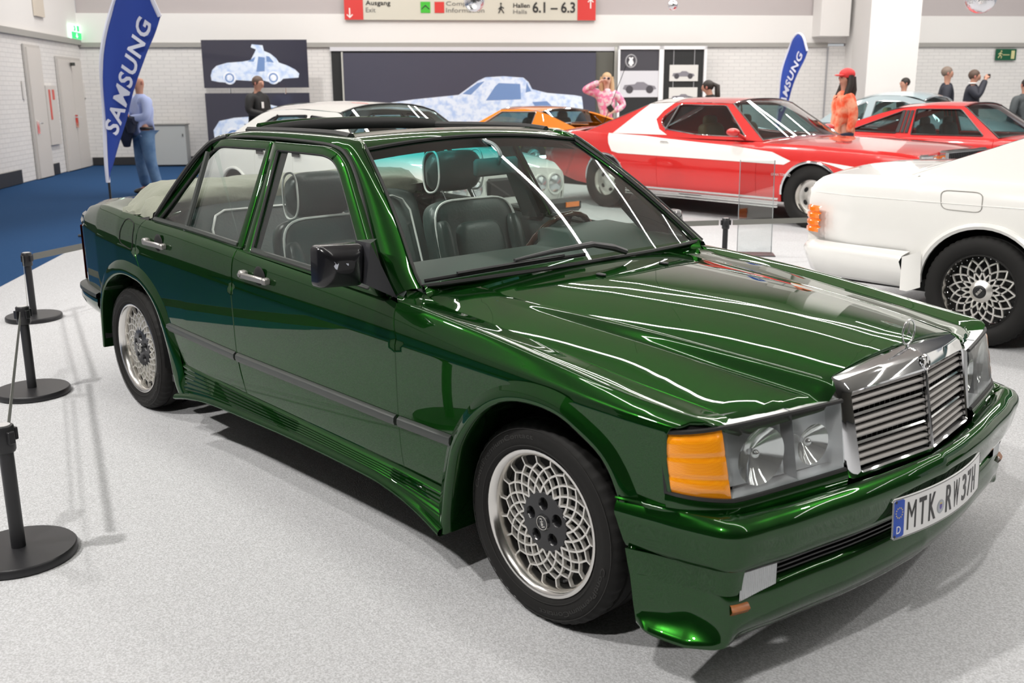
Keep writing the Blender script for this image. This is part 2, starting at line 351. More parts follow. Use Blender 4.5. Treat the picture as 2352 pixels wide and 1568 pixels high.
# ---------------------------------------------------------------- the green saloon (its own frame = world frame: x forward, y left, front axle at x=0)
car=thing('car','dark green metallic four-door saloon with open roof, lattice wheels and front spoiler, in the foreground','car')
def sub(name,parent=car): # empties are not used for parts: parts are meshes
    return parent
ZC=[(-3.6,.83),(-3.2,.795),(-2.46,.763),(-2.02,.747),(-1.58,.728),(-1.18,.718),(-.81,.710),(-.556,.702),(-.18,.692),(.15,.686),(.47,.672)]
ZT=[(-3.6,.84),(-3.43,.87),(-3.2,.905),(-2.98,.925),(-2.6,.915),(-2.354,.903),(-2.02,.892),(-1.61,.870),(-1.48,.860),(-1.06,.842),(-.62,.820),(-.24,.787),(.016,.757),(.244,.726),(.381,.710),(.52,.694)]
WW=[(-3.6,.62),(-3.5,.68),(-3.3,.745),(-3.0,.795),(-2.7,.822),(-2.4,.834),(-2.0,.838),(0,.838),(.2,.834),(.34,.826),(.45,.812),(.53,.79)]
YG=[(-3.6,.58),(-3.2,.62),(-2.6,.64),(-.6,.70),(-.28,.70),(0,.69),(.27,.68),(.47,.66),(.52,.645)]
ZG=[(-3.6,.86),(-3.3,.915),(-3.0,.945),(-2.6,.945),(-.62,.835),(-.52,.808),(-.28,.787),(0,.752),(.27,.717),(.37,.704),(.47,.690),(.52,.678)]
VN=[0,.11,.26,.48,.488,.55,.61,.65,.68,.76]
def side_nodes(x):
    w=pl(WW,x);zc=cub(ZC,x);zt=cub(ZT,x);h=max(zt-zc,.012)
    return [(w-.040,.22),(w-.012,.33),(w,.48),(w+.003,zc-.005),(w-.006,zc+.004),(w-.010,zc+.40*h),(w-.024,zt-min(.032,.35*h)),(w-.044,zt-min(.006,.1*h)),(w-.062,zt+.001),(pl(YG,x),cub(ZG,x))]
def side(x,v):
    N=side_nodes(x)
    if v<=.48: seg=list(range(0,4))
    elif v<=.488: seg=[3,4]
    else: seg=list(range(4,10))
    y=cub([(VN[i],N[i][0]) for i in seg],v);z=cub([(VN[i],N[i][1]) for i in seg],v)
    if x>.492 and v>.57: z-=.020*((x-.492)/.045)**2*min(1,(v-.57)/.05)
    return (x,-y,z)
def vof(x,z):
    lo,hi=0,.65
    for _ in range(30):
        mid=(lo+hi)/2
        if side(x,mid)[2]<z: lo=mid
        else: hi=mid
    return (lo+hi)/2
def xz(p): return (p[0],vof(p[0],p[1]))
SR=[.03,.07,.11,.15,.19,.23,.27,.31,.35,.39,.43,.465,.4795,.4885,.50,.52,.55,.575,.60,.615,.63,.64,.65,.66,.67,.68,.70,.72,.74]
FA=[(.336,.45),(.330,.49),(.284,.565),(.212,.613),(.122,.648),(.007,.652),(-.095,.625),(-.185,.560),(-.263,.456),(-.296,.352),(-.322,.22)]
RA=[(-2.125,.22),(-2.17,.391),(-2.256,.546),(-2.382,.628),(-2.50,.648),(-2.62,.650),(-2.74,.625),(-2.864,.57),(-2.948,.488),(-2.985,.402),(-3.013,.25)]
both=(car,car)
# front fender
ol=[(-.555,.02),(-.555,.30),(-.556,.48),(-.60,.65),(-.66,.715),(-.66,.76)]+[(x,.76) for x in (-.5,-.3,-.1,.1,.3,.4,.47)]+[(.52,.76),(.541,.76),(.535,.72),(.520,.68),(.504,.66),(.480,.635),(.448,vof(.448,.662))]+[(.452,vof(.452,.60)),(.467,vof(.467,.512)),(.50,vof(.5,.495)),(.50,vof(.5,.45))]
ol+=[xz(p) for p in [tuple(q[:2]) for q in spl([(a,b,0) for a,b in FA],3)]]+[(-.33,.02)]
fender=patch('front_fender',ol,side,PAINT,both,.035,SR,out=(0,-1,.6),mir=True,step=.022)
def shut(tab): return [(x,vof(x,z)) for x,z in tab]
# doors
D1R=[(-1.535,.315),(-1.572,.48),(-1.579,.728),(-1.600,.868)]
ol=[(-.56,vof(-.56,.298)),(-.56,.30),(-.561,.48),(-.605,.65),(-.66,.66),(-.66,.68)]+[(x,.68) for x in (-.9,-1.2,-1.5,-1.595)]+[(-1.60,.66)]+shut(D1R[::-1][1:])
fdoor=patch('front_door',ol,side,PAINT,both,.035,SR,out=(0,-1,.3),mir=True,step=.025)
RDR=[(-2.12,.345),(-2.17,.40),(-2.262,.524),(-2.387,.658),(-2.464,.763),(-2.455,.84),(-2.42,.90)]
ol=[(-1.545,vof(-1.545,.318)),(-1.580,vof(-1.58,.48)),(-1.588,vof(-1.588,.728)),(-1.607,.66),(-1.607,.68)]+[(x,.68) for x in (-1.8,-2.0,-2.2,-2.38)]+[(-2.42,.67)]+[(x,vof(x,z)) for x,z in RDR[::-1][1:]]
rdoor=patch('rear_door',ol,side,PAINT,both,.035,SR,out=(0,-1,.3),mir=True,step=.025)
RQF=[(-2.13,.24),(-2.128,.345),(-2.18,.41),(-2.272,.53),(-2.397,.664),(-2.474,.765),(-2.464,.84),(-2.43,.90)]
ol=[(x,vof(x,z)) for x,z in RQF]+[(-2.43,.69),(-2.38,.70),(-2.38,.76)]+[(x,.76) for x in (-2.6,-2.9,-3.2,-3.38,-3.44)]+[(-3.47,.70),(-3.48,.55),(-3.48,.40),(-3.48,vof(-3.48,.48)),(-3.02,vof(-3.02,.44)),(-3.02,vof(-3.02,.25))]
ol+=[xz(p) for p in [tuple(q[:2]) for q in spl([(a,b,0) for a,b in RA[::-1]],3)]][1:]
quart=patch('rear_fender',ol,side,PAINT,both,.035,SR,out=(0,-1,.3),mir=True,step=.022)
# fuel flap and its gap
fl=smoothpoly([(-2.50,.615),(-2.505,.50),(-2.53,.485),(-2.66,.50),(-2.655,.56),(-2.60,.632)],.03)
def offs(f,d):
    def g(u,v):
        e=1e-4;p=Vector(f(u,v));n=(Vector(f(u+e,v))-Vector(f(u-e,v))).cross(Vector(f(u,v+e))-Vector(f(u,v-e))).normalized()
        if n.y>0:n=-n
        return p+n*d
    return g
ff=MB();ff.tube([offs(side,.0005)(p.x,p.y) for p in resample(fl,.03)],.0022,5,closed=True);ff.build('fuel_flap_gap',DARK,fender and quart[0])
# grooves between panels (dark backing just behind the skin)
# rub strips
def stripz(x): return pl([(-2.3,.490),(-1.572,.468),(-.556,.461),(-.28,.463)],x)
def rub(x0,x1,par,name='rub_strip'):
    rows=[];n=max(2,int(abs(x1-x0)/.06))
    for i in range(n+1):
        x=x0+(x1-x0)*i/n;w=pl(WW,x);z=stripz(x);rows.append([(x,-w+.002,z-.017),(x,-w-.009,z-.015),(x,-w-.013,z-.004),(x,-w-.012,z+.009),(x,-w-.004,z+.016),(x,-w+.003,z+.017)])
    mb=MB().grid(rows); mb.add(rows[0],[(0,1,2,3,4,5)]);mb.add(rows[-1],[(5,4,3,2,1,0)]); mb.build(name,STRIP,par,mir=True,angle=40)
rub(-.30,-.55,fender);rub(-.566,-1.567,fdoor);rub(-1.582,-2.225,rdoor)
# arch flares
def arch(tab,name,par,prof,y0f=lambda x:0,sub_=6):
    P_=[q for q in spl([(a,b,0) for a,b in tab],sub_)];rows=[]
    cx=sum(p.x for p in P_)/len(P_)
    for i,p in enumerate(P_):
        a=P_[max(i-1,0)];b=P_[min(i+1,len(P_)-1)];t=(b-a).normalized();n=Vector((t.y,-t.x,0))
        if n.dot(Vector((cx,.30,0))-p)>0:n=-n
        row=[]
        for o,dy in prof:
            q=p+n*o; w=pl(WW,q.x); row.append((q.x,-(w+dy+y0f(p.x)),q.y))
        rows.append(row)
    mb=MB().grid(rows);mb.build(name,PAINT,par,mir=True,angle=60)
arch([(.392,.165),(.37,.29),(.350,.41)]+FA[1:-1]+[(-.318,.24),(-.330,.168)],'arch_lip',fender,[(-.002,-.13),(-.004,-.02),(-.003,.014),(.004,.019),(.014,.018),(.030,.009),(.05,-.002)],y0f=lambda x:-max(0,x-.345)/.045*.034)
arch([(-2.075,.19),(-2.125,.25)]+RA[1:-1]+[(-3.013,.235)],'arch_lip',quart,[(-.002,-.12),(-.004,-.02),(-.003,.012),(.004,.016),(.016,.016),(.045,.012),(.072,-.003)])
# sill with ribs, and the flared lip
LIP=[(-2.10,.190),(-2.0,.208),(-1.8,.229),(-1.4,.241),(-1.08,.245),(-.69,.238),(-.60,.228),(-.508,.213),(-.42,.192),(-.335,.168)]
rows=[];n=70
for i in range(n+1):
    x=-2.11+(1.778)*i/n;zl=cub(LIP,x);zt=pl([(-2.12,.338),(-1.53,.320),(-.56,.292),(-.33,.282)],x);w=pl(WW,x);row=[(x,-w+.016,zt+.012)]
    flare=max(0,(x+.62)/.28)**2*.014+max(0,(-1.85-x)/.25)**2*.012; K=30
    for k in range(K):
        t=k/(K-1);z=zt-(zt-zl-.022)*t; rib=.0035*(1 if (k%5) in (1,2,3) else -.4); y=w-.008+.020*t+(rib if t<.86 else 0)
        row.append((x,-y+(flare*.8*(sin(PI*t)) if t<.95 else 0),z))
    row+=[(x,-(w+.016+flare),zl+.018),(x,-(w+.022+flare),zl+.010),(x,-(w+.022+flare),zl+.003),(x,-(w+.012+flare),zl-.003),(x,-(w-.03),zl),(x,-(w-.18),zl+.03)]
    rows.append(row)
MB().grid(rows).build('side_skirt',PAINT,both,mir=True,angle=50)
# hood
YC=[(-.55,.50),(-.42,.50),(.1,.44),(.36,.40),(.60,.352)]
ZM=[(-.60,.866),(-.5,.857),(-.2,.846),(.1,.829),(.35,.805),(.537,.780),(.62,.765)]
ZCR=[(-.60,.835),(-.5,.826),(-.423,.818),(.097,.785),(.357,.760),(.55,.738),(.62,.728)]
DD=[(-.6,0),(-.45,0),(.1,.020),(.36,.030),(.6,.036)]
def sm(t): t=min(max(t,0),1); return t*t*(3-2*t)
def hoodf(x,y):
    a=abs(y);yc=cub(YC,x);zm=cub(ZM,x);zc=cub(ZCR,x);D=pl(DD,x);yg=pl(YG,x);zg=cub(ZG,x)-.001
    if a<yc: z=zm-(zm-zc)*(a/yc)**2.2
    else:
        t=(a-yc)/(yg-yc); z=zc-D*sm((a-yc)/.055)+(zg-(zc-D))*max(t,0)**1.6
    if a>.33: # roll down at the front edge above the lamps
        xf=pl([(.34,.618),(.355,.615),(.40,.607),(.48,.588),(.56,.567),(.62,.553),(.66,.541)],a); d=x-(xf-.045)
        if d>0: z-= .024*(d/.045)**2.4*sm((a-.33)/.03)
    return (x,y,z)
hr=lambda a: pl([(0,-.510),(.3,-.535),(.69,-.572)],a)
g_=.004
def av(x,v):
    k=abs(v);yc=cub(YC,x);yg=pl(YG,x)
    return yc*k/.6 if k<=.6 else (yc+.055*(k-.6)/.1 if k<=.7 else yc+.055+(yg-yc-.055)*(k-.7)/.3)
def vy(x,y):
    a=abs(y);yc=cub(YC,x);yg=pl(YG,x)
    k=.6*a/yc if a<=yc else (.6+.1*(a-yc)/.055 if a<=yc+.055 else .7+.3*(a-yc-.055)/(yg-yc-.055))
    return math.copysign(k,y)
right=[(x,pl(YG,x)-g_) for x in (-.52,-.4,-.28,-.1,.1,.27,.37,.44,.47)]+[(.515,.643),(.542,.637),(.553,.62),(.567,.56),(.588,.48),(.607,.40),(.610,.355),(.583,.340),(.585,.30),(.592,.15),(.598,.0)]
ol=[(hr(.69)+.004,.692),(-.545,.697)]+right; ol=ol+[(x,-y) for x,y in ol[::-1][1:]]+[(hr(a),-a) for a in (.6,.45,.3,.15)]+[(hr(a),a) for a in (0,.15,.3,.45,.6)]
ol=[(p.x,vy(p.x,p.y)) for p in resample(ol,.02)]
hrow=sorted([k*q for k in (.1,.2,.3,.4,.5,.56,.59,.6,.61,.62,.635,.65,.665,.68,.69,.7,.71,.75,.8,.85,.9,.94,.97) for q in (1,-1)]+[0])
patch('bonnet',ol,lambda x,v:hoodf(x,math.copysign(av(x,v),v)),PAINT,car,.022,hrow,out=(0,0,1),flange=.016,step=.03)
# dark engine bay under the gaps
MB().box((-.03,0,.66),(1.05,1.30,.02)).box((.2,0,.45),(.7,1.1,.2)).build('engine_bay',DARK,car)
# cowl and black vent area
def cowl(u,v): # u=y, v=0..1 from hood edge to glass
    a=abs(u);x0=hr(a)-.008;x1=pl([(0,-.60),(.3,-.615),(.6,-.625),(.70,-.60)],a);z0=hoodf(hr(a),a)[2]-.004;z1=pl([(0,.862),(.7,.852)],a)
    return (x0+(x1-x0)*v,u,z0+(z1-z0)*v-.012*sin(PI*v))
rows=[[cowl(y,k/4) for k in range(5)] for y in [(-.69+1.38*i/40) for i in range(41)]]
MB().grid(rows).build('cowl_panel',PAINT,car)
def cow2(y,k):
    a=abs(y); x=pl([(0,-.575),(.6,-.60),(.7,-.60)],a)-.14*k; return (x,y,.845-.03*k)
MB().grid([[cow2(-.68+1.36*i/20,k/3) for k in range(4)] for i in range(21)]).build('cowl_vent',DARK,car)
for y in (-.28,.28): pass
for s_ in (-1,1):
    p=Vector(hoodf(-.353,.16*s_));MB().box(p+Vector((0,0,.004)),(.035,.018,.008),bev=.003).build('washer_nozzle',BLK,car)
# windscreen
def ws(u,v): # u -1..1 across, v 0 bottom ..1 top
    b=Vector((-.520-.100*abs(u)**2.2,.700*u,.850-.004*u*u)); t=Vector((-1.150+.015*u*u,.520*u,1.256-.020*u*u)); p=b.lerp(t,v); p+=Vector((.55,0,.83)).normalized()*(.022*(1-u*u)*.6+.018*sin(PI*v)); return p
rows=[[ws(-1+2*i/24,k/14) for k in range(15)] for i in range(25)]
mg=glassmat('windscreen_glass',(.70,.82,.78),1.52)
n=mg.node_tree.nodes;L=mg.node_tree.links;tc=n.new('ShaderNodeTexCoord');sp=n.new('ShaderNodeSeparateXYZ');L.new(tc.outputs['Object'],sp.inputs[0])
cr=n.new('ShaderNodeValToRGB');cr.color_ramp.elements[0].position=.54;cr.color_ramp.elements[0].color=(.74,.83,.79,1);cr.color_ramp.elements[1].position=.66;cr.color_ramp.elements[1].color=(.05,.58,.58,1)
mr=n.new('ShaderNodeMapRange');mr.inputs[1].default_value=.85;mr.inputs[2].default_value=1.4;L.new(sp.outputs['Z'],mr.inputs[0]);L.new(mr.outputs[0],cr.inputs[0]);L.new(cr.outputs[0],n['Transparent BSDF'].inputs[0])
MB().grid(rows).build('windscreen',mg,car)
edge=[ws(-1+2*i/24,0) for i in range(25)]+[ws(1,k/14) for k in range(1,15)]+[ws(1-2*i/24,1) for i in range(1,25)]+[ws(-1,1-k/14) for k in range(1,14)]
MB().tube([p+Vector((.004,0,.002)) for p in edge],.007,6,closed=True).build('windscreen_seal',RUB,car)
# A pillar: from windscreen edge to door frame, near side, then roof rail
def crv(tab,n=6): return spl(tab,n)
gy=lambda z: -(.785-.50*(z-.865))      # y of the greenhouse plane, near side
Lin=[(-.600,-.700,.846)]+[tuple(ws(-1,v)+Vector((.006,-.004,.004))) for v in (.12,.3,.5,.7,.85,1.0)]+[(-1.185,-.500,1.268),(-1.30,-.494,1.278),(-1.6,-.493,1.283),(-1.9,-.494,1.282),(-2.03,-.498,1.272)]
Lout=[(-.655,-.768,.822),(-.715,-.755,.868),(-.815,-.716,.950),(-.925,-.668,1.042),(-1.025,-.625,1.135),(-1.105,-.598,1.200),(-1.175,-.582,1.238),(-1.24,-.575,1.252),(-1.33,-.570,1.260),(-1.6,-.567,1.268),(-1.9,-.569,1.268),(-2.06,-.573,1.256)]
A_=spl(Lin,5);B_=spl(Lout,5);rows=[]
for a,b in zip(A_,B_):
    mid=(a+b)/2; nn=Vector((.30,-.55,.55)).normalized(); w_=(b-a)
    row=[a+Vector((0,.006,-.02))]
    for k in range(7):
        t=k/6; p=a.lerp(b,t)+nn*(.013*sin(PI*t)); row.append(p)
    row.append(b+Vector((-.006,.012,-.02))); rows.append(row)
MB().grid(rows).build('windscreen_pillar',PAINT,both,mir=True,angle=70)
MB().tube([p+Vector((.004,-.004,.008)) for p in A_[:32]],.004,5).build('pillar_drip_strip',RUB,both,mir=True)
MB().tube([p+Vector((-.004,-.002,-.006)) for p in B_],.0065,6).build('roof_gutter_seal',RUB,both,mir=True)
# rear slope of the rail
RS=[(-2.05,-.572,1.262),(-2.12,-.600,1.243),(-2.165,-.628,1.205),(-2.215,-.660,1.150),(-2.30,-.715,1.035),(-2.40,-.765,.905)]
RS2=[(-2.03,-.495,1.272),(-2.125,-.530,1.262),(-2.185,-.566,1.225),(-2.245,-.605,1.160),(-2.335,-.665,1.035),(-2.44,-.72,.900)]
rows=[]
for a,b in zip(spl(RS2,5),spl(RS,5)): rows.append([a+Vector((0,.012,-.03))]+[a.lerp(b,k/4)+Vector((-.35,-.5,.6)).normalized()*.010*sin(PI*k/4) for k in range(5)]+[b+Vector((.01,.012,-.01))])
MB().grid(rows).build('roof_rear_pillar',PAINT,both,mir=True,angle=70)
MB().tube([p+Vector((.004,-.002,-.004)) for p in spl(RS,5)],.010,6).build('rear_pillar_seal',RUB,both,mir=True)
# header panel
def hd(u,v):
    f=ws(u,1)+Vector((-.004,0,.006)); b=Vector((-1.375+.03*u*u,.500*u,1.294-.012*u*u)); p=f.lerp(b,v); p.z+=.010*sin(PI*min(v*1.2,1)); return p
rows=[[hd(-1+2*i/24,-.03+1.03*k/8) if k else ws(-1+2*i/24,.985)+Vector((.006,0,-.004)) for k in range(9)]+[hd(-1+2*i/24,1)+Vector((-.003,0,-.028)),hd(-1+2*i/24,.6)+Vector((0,0,-.034)),ws(-1+2*i/24,.94)+Vector((-.03,0,-.02))] for i in range(25)]
MB().grid(rows).build('windscreen_header',PAINT,car,angle=50)
# rear roof hoop with padded black front
pts=[(-2.00,-.47,1.274),(-2.045,-.38,1.284),(-2.05,-.2,1.294),(-2.05,.05,1.297),(-2.05,.25,1.295),(-2.045,.38,1.290),(-2.02,.48,1.280)]
pts=spl(pts,6)
MB().tube(pts,[.010+.016*min(1,i/14) for i in range(len(pts))],10,sq=(1.0,.8)).build('roof_hoop',RUB,car)
MB().tube([p+Vector((-.025,0,.014)) for p in pts[4:]],.015,8).build('roof_hoop_edge',PAINT,car)
MB().tube(spl([(-2.02,.487,1.280),(-1.7,.487,1.283),(-1.4,.488,1.281),(-1.27,.49,1.272)],5),.017,8).build('roof_channel_seal',RUB,both,mir=True)
# door window frames, glass
def band(outer,inner,y_out,name,m,par,th=.022,n=6):
    # closed band in the (x,z) plane mapped to greenhouse plane
    rows=[]
    for (a,b) in zip(outer,inner):
        def g(p,o): return Vector((p[0],gy(p[1])+o,p[1]))
        rows.append([g(a,th),g(a,0.002),g((a[0]*.9+b[0]*.1,a[1]*.9+b[1]*.1),-.003),g((a[0]*.1+b[0]*.9,a[1]*.1+b[1]*.9),-.003),g(b,0.004),g(b,th)])
    MB().grid(rows,closeu=True,closev=True).build(name,m,par,mir=True,angle=45)
FG=[(-1.515,.866),(-1.592,1.222),(-1.245,1.216,.05),(-1.165,1.190,.05),(-.80,.890,.03),(-.735,.835,.02)]
FO=[(-1.572,.862),(-1.640,1.252),(-1.235,1.246,.06),(-1.130,1.208,.06),(-.745,.895,.03),(-.672,.822,.01)]
RG=[(-2.345,.905),(-2.122,1.186,.05),(-2.060,1.220,.05),(-1.670,1.222),(-1.627,.874)]
RO=[(-2.400,.905),(-2.165,1.205,.05),(-2.065,1.252,.06),(-1.648,1.252),(-1.580,.868)]
def rs(a,n): # smooth and resample a closed polygon to n points evenly by arclength per corner-to-corner match
    o=[]
    for i in range(len(a)):
        p=Vector(a[i][:2]);pa=Vector(a[i-1][:2]);pb=Vector(a[(i+1)%len(a)][:2]);r=a[i][2] if len(a[i])>2 else .012
        A=p+(pa-p).normalized()*r;B=p+(pb-p).normalized()*r
        for k in range(6): t=k/5;o.append(A*(1-t)**2+p*2*t*(1-t)+B*t*t)
    return o
fo,fg,ro,rg=rs(FO,0),rs(FG,0),rs(RO,0),rs(RG,0)
band(fo,fg,0,'window_frame',PAINT,fdoor);band(ro,rg,0,'window_frame',PAINT,rdoor)
for g2,par in ((fg,fdoor),(rg,rdoor)):
    MB().tube([Vector((p[0],gy(p[1])+.004,p[1])) for p in g2],.006,6,closed=True).build('window_seal',RUB,par,mir=True)
    c=sum((Vector((p[0],gy(p[1])+.010,p[1])) for p in g2),Vector())/len(g2)
    MB().add([Vector((p[0],gy(p[1])+.010,p[1])) for p in g2],[tuple(range(len(g2)))]).build('window_pane',GLS,par,mir=True,smooth=False)
# quarter-light divider and outer waist rubbers
MB().tube([(-2.118,gy(1.19)-.004,1.195),(-2.062,gy(.89)-.006,.884)],.011,6).build('window_divider',STRIP,rdoor,mir=True)
def waist(x0,x1,par):
    pts=[];n=8
    for i in range(n+1):
        x=x0+(x1-x0)*i/n;N=side_nodes(x)[8];pts.append((x,-N[0]-.0,N[1]+.007))
    MB().tube(pts,.012,6,sq=(1,.9)).build('waist_seal',STRIP,par,mir=True)
waist(-.70,-1.515,fdoor);waist(-1.622,-2.36,rdoor)
# door handles
def handle(x,par,lock):
    w=pl(WW,x);z=cub(ZC,x)+.068
    z={True:.789,False:.822}[lock]; y=-side(x,vof(x,z))[1]
    mb=MB();mb.ell((x+.012,-y+.001,z),(.042,.006,.044),16,8);mb.build('handle_recess',DARK,par,mir=True)
    mb=MB();mb.box((x,-y-.022,z+.002),(.150,.014,.022),bev=.005)
    mb.box((x-.083,-y-.012,z+.004),(.034,.030,.030),bev=.006);mb.box((x+.078,-y-.012,z-.001),(.026,.028,.024),bev=.005)
    if lock: mb.lathe([(0,.004),(.008,.004),(.009,0)],12,basis((x-.085,-y-.027,z+.004),(1,0,0),(0,0,1)))
    mb.build('door_handle',GREYM,par,mir=True,angle=40)
handle(-1.40,fdoor,True);handle(-2.24,rdoor,False)
# door mirrors
msh=mat('black_mirror_shell',(.008,.008,.010),.22,coat=.4); mft=mat('grey_black_plastic',(.035,.035,.040),.33)
def mirror_(sgn,x0,y0,z0):
    # x0,y0,z0: inner top corner of the housing front face
    rows=[]
    for dx,gr in ((-.058,-.002),(-.054,.004),(-.025,.004),(-.012,.001),(.004,-.016),(.007,-.04)):
        o=smoothpoly([(0-gr,.0+gr),(.146+gr,.004+gr),(.148+gr,-.112-gr),(.012-gr,-.120-gr)],.018,4)
        rows.append([Vector((x0+dx-.10*p.x,sgn*(y0+p.x),z0+p.y)) for p in o])
    if sgn>0: rows=rows[::-1]
    mb=MB().grid(rows,closev=True);mb.add(rows[-1] if sgn<0 else rows[0],[tuple(range(len(rows[0])))[::1 if sgn<0 else -1]])
    h=mb.build('mirror_housing',msh,car,angle=50)
    f=rows[0] if sgn<0 else rows[-1]; MB().add([p+Vector((-.001,0,0)) for p in f],[tuple(range(len(f)))]).build('mirror_glass',CHR,h,smooth=False)
    if sgn<0:
        mb=MB()
        mb.add([Vector((x0+.0085-.10*a,sgn*(y0+a),z0+b)) for a,b in ((.108,-.044),(.113,-.036),(.104,-.047),(.098,-.043),(.099,-.049),(.104,-.062),(.110,-.058),(.114,-.050))],[tuple(range(8))]).add([Vector((x0+.0085-.10*a,sgn*(y0+a),z0+b)) for a,b in ((.075,-.046),(.066,-.047),(.066,-.053),(.069,-.053))],[(0,1,2,3)])
        mb.build('paint_chip',mat('pale_scratch',(.55,.58,.66),.5),h,smooth=False)
    q=[Vector((x0+.025,sgn*(y0+.002),z0+.008)),Vector((x0+.004,sgn*(y0+.010),z0-.118)),Vector((x0+.028,sgn*.777,.8215)),Vector((x0-.16,sgn*.752,.962)),Vector((x0-.09,sgn*.76,.99))]
    q2=[Vector((x0-.05,sgn*(y0+.004),z0+.010)),Vector((x0-.06,sgn*(y0+.012),z0-.112)),Vector((x0-.10,sgn*.765,.848)),Vector((x0-.20,sgn*.745,.94)),Vector((x0-.18,sgn*.75,.965))]
    fs=[(0,1,2,3,4),(9,8,7,6,5),(0,5,6,1),(1,6,7,2),(2,7,8,3),(3,8,9,4),(4,9,5,0)]
    if sgn>0: fs=[f[::-1] for f in fs]
    MB().add(q+q2,[(fs[0][0],fs[0][1],fs[0][2]),(fs[0][0],fs[0][2],fs[0][3]),(fs[0][0],fs[0][3],fs[0][4])]+fs[1:]).build('mirror_foot',mft,h,angle=20)
mirror_(-1,-.655,.862,.990); mirror_(1,-.865,.800,.925)
# ---- grille, lamps
def gx(y,z): return .700-.186*(z-.5)-.145*abs(y)   # plane of the slat face (V in plan, raked)
GO=[(-.302,.500),(.302,.500),(.312,.695),(0,.706),(-.312,.695)]
def shell():
    mb=MB()
    for s in (-1,1):
        def q(y,z,dx): return Vector((gx(y,z)+dx,y*s,z))
        # sections from bottom centre round to the top centre: inner edge, front face, outer edge, back
        sec=[((0,.504),(0,.486),(0,.476)),((.296,.500),(.306,.482),(.318,.474)),((.302,.506),(.322,.484),(.338,.487)),
             ((.306,.60),(.328,.60),(.345,.605)),((.312,.690),(.332,.702),(.350,.722)),((.306,.698),(.322,.722),(.330,.735)),((.15,.702),(.155,.734),(.16,.752)),((0,.706),(0,.744),(0,.761))]
        rows=[]
        for i,(a,b,c) in enumerate(sec):
            top=i>=4; back=(-.052+.027*abs(c[0])/.34) if top else -.03
            rows.append([q(a[0],a[1],-.03),q(a[0],a[1],.008),q((a[0]*.8+b[0]*.2),(a[1]*.8+b[1]*.2),.012),q(b[0],b[1],.002),q((b[0]+c[0])/2,(b[1]+c[1])/2,-.010 if top else -.008),q(c[0],c[1],back)])
            if s>0: rows[-1]=rows[-1][::-1]
        mb.grid(rows)
    return mb
gsh=shell().build('grille_surround',CHR,car,angle=28)
MB().grid([[Vector((gx(y,z)-.05,y,z)) for z in (.495,.6,.715)] for y in (-.32,0,.32)]).build('grille_backing',DARK,car)
slm=mat('grille_slat_grey',(.42,.40,.385),.42,.3); 
for i in range(11):
    z=.5135+(.6905-.5135)*i/10; brt=i in (3,7); 
    for s in (-1,1):
        y0,y1=.006,.300+.010*(z-.5)/.2; rows=[]
        zz=lambda y: z+(.0105*(1-y/.3) if True else 0)*((z-.5)/.2)
        for y in (y0,.1,.2,y1):
            x=gx(y,zz(y));h=.0052 if not brt else .0042; rows.append([Vector((x-.016,s*y,zz(y)+.0035)),Vector((x-.001,s*y,zz(y)+h)),Vector((x+.002,s*y,zz(y))),Vector((x-.001,s*y,zz(y)-h)),Vector((x-.016,s*y,zz(y)-.003))])
        if s<0: rows=rows[::-1]
        MB().grid(rows).build('grille_slat',CHR if brt else slm,car,angle=40)
mb=MB()
for s in (-1,1):
    for k in range(1,14):
        y=.3*k/14; mb.box((gx(y,.6)-.030,s*y,.602),(.030,.003,.185),R=Matrix.Rotation(-math.atan(.186),3,'Y'))
mb.build('grille_fins',mat('grille_fin_dark',(.05,.048,.046),.5),car,smooth=False)
MB().tube([(gx(0,.5)+.004,0,.498),(gx(0,.708)+.004,0,.708)],.007,8,sq=(1,.8)).build('grille_centre_bar',CHR,car)
bc=Vector((gx(0,.728)+.006,0,.7265))
MB().lathe([(0,.006),(.016,.005),(.018,.007),(.021,.005),(.022,0)],24,basis(bc,(0,1,0),(-.186,0,1))).build('grille_badge',CHR,car)
# star ornament
sc=Vector((.612,0,.800));mb=MB();mb.tube([sc+Vector((0,.0335*cos(a),.0335*sin(a))) for a in [2*PI*i/36 for i in range(36)]],.0026,8,closed=True)
for a in (PI/2,PI/2+2*PI/3,PI/2+4*PI/3):
    d=Vector((0,cos(a),sin(a)));e=Vector((0,-sin(a),cos(a)));mb.add([sc+e*.004-Vector((.0,0,0)),sc+d*.033,sc-e*.004,sc+Vector((.003,0,0)),sc-Vector((.003,0,0))],[(0,1,3),(1,2,3),(1,0,4),(2,1,4)])
mb.tube([sc-Vector((0,0,.033)),sc-Vector((0,0,.048))],.004,8)
mb.lathe([(.024,0),(.020,.006),(.008,.010),(0,.011)],20,Matrix.Translation(sc-Vector((-.004,0,.052))));mb.build('bonnet_star',CHR,car,angle=50)
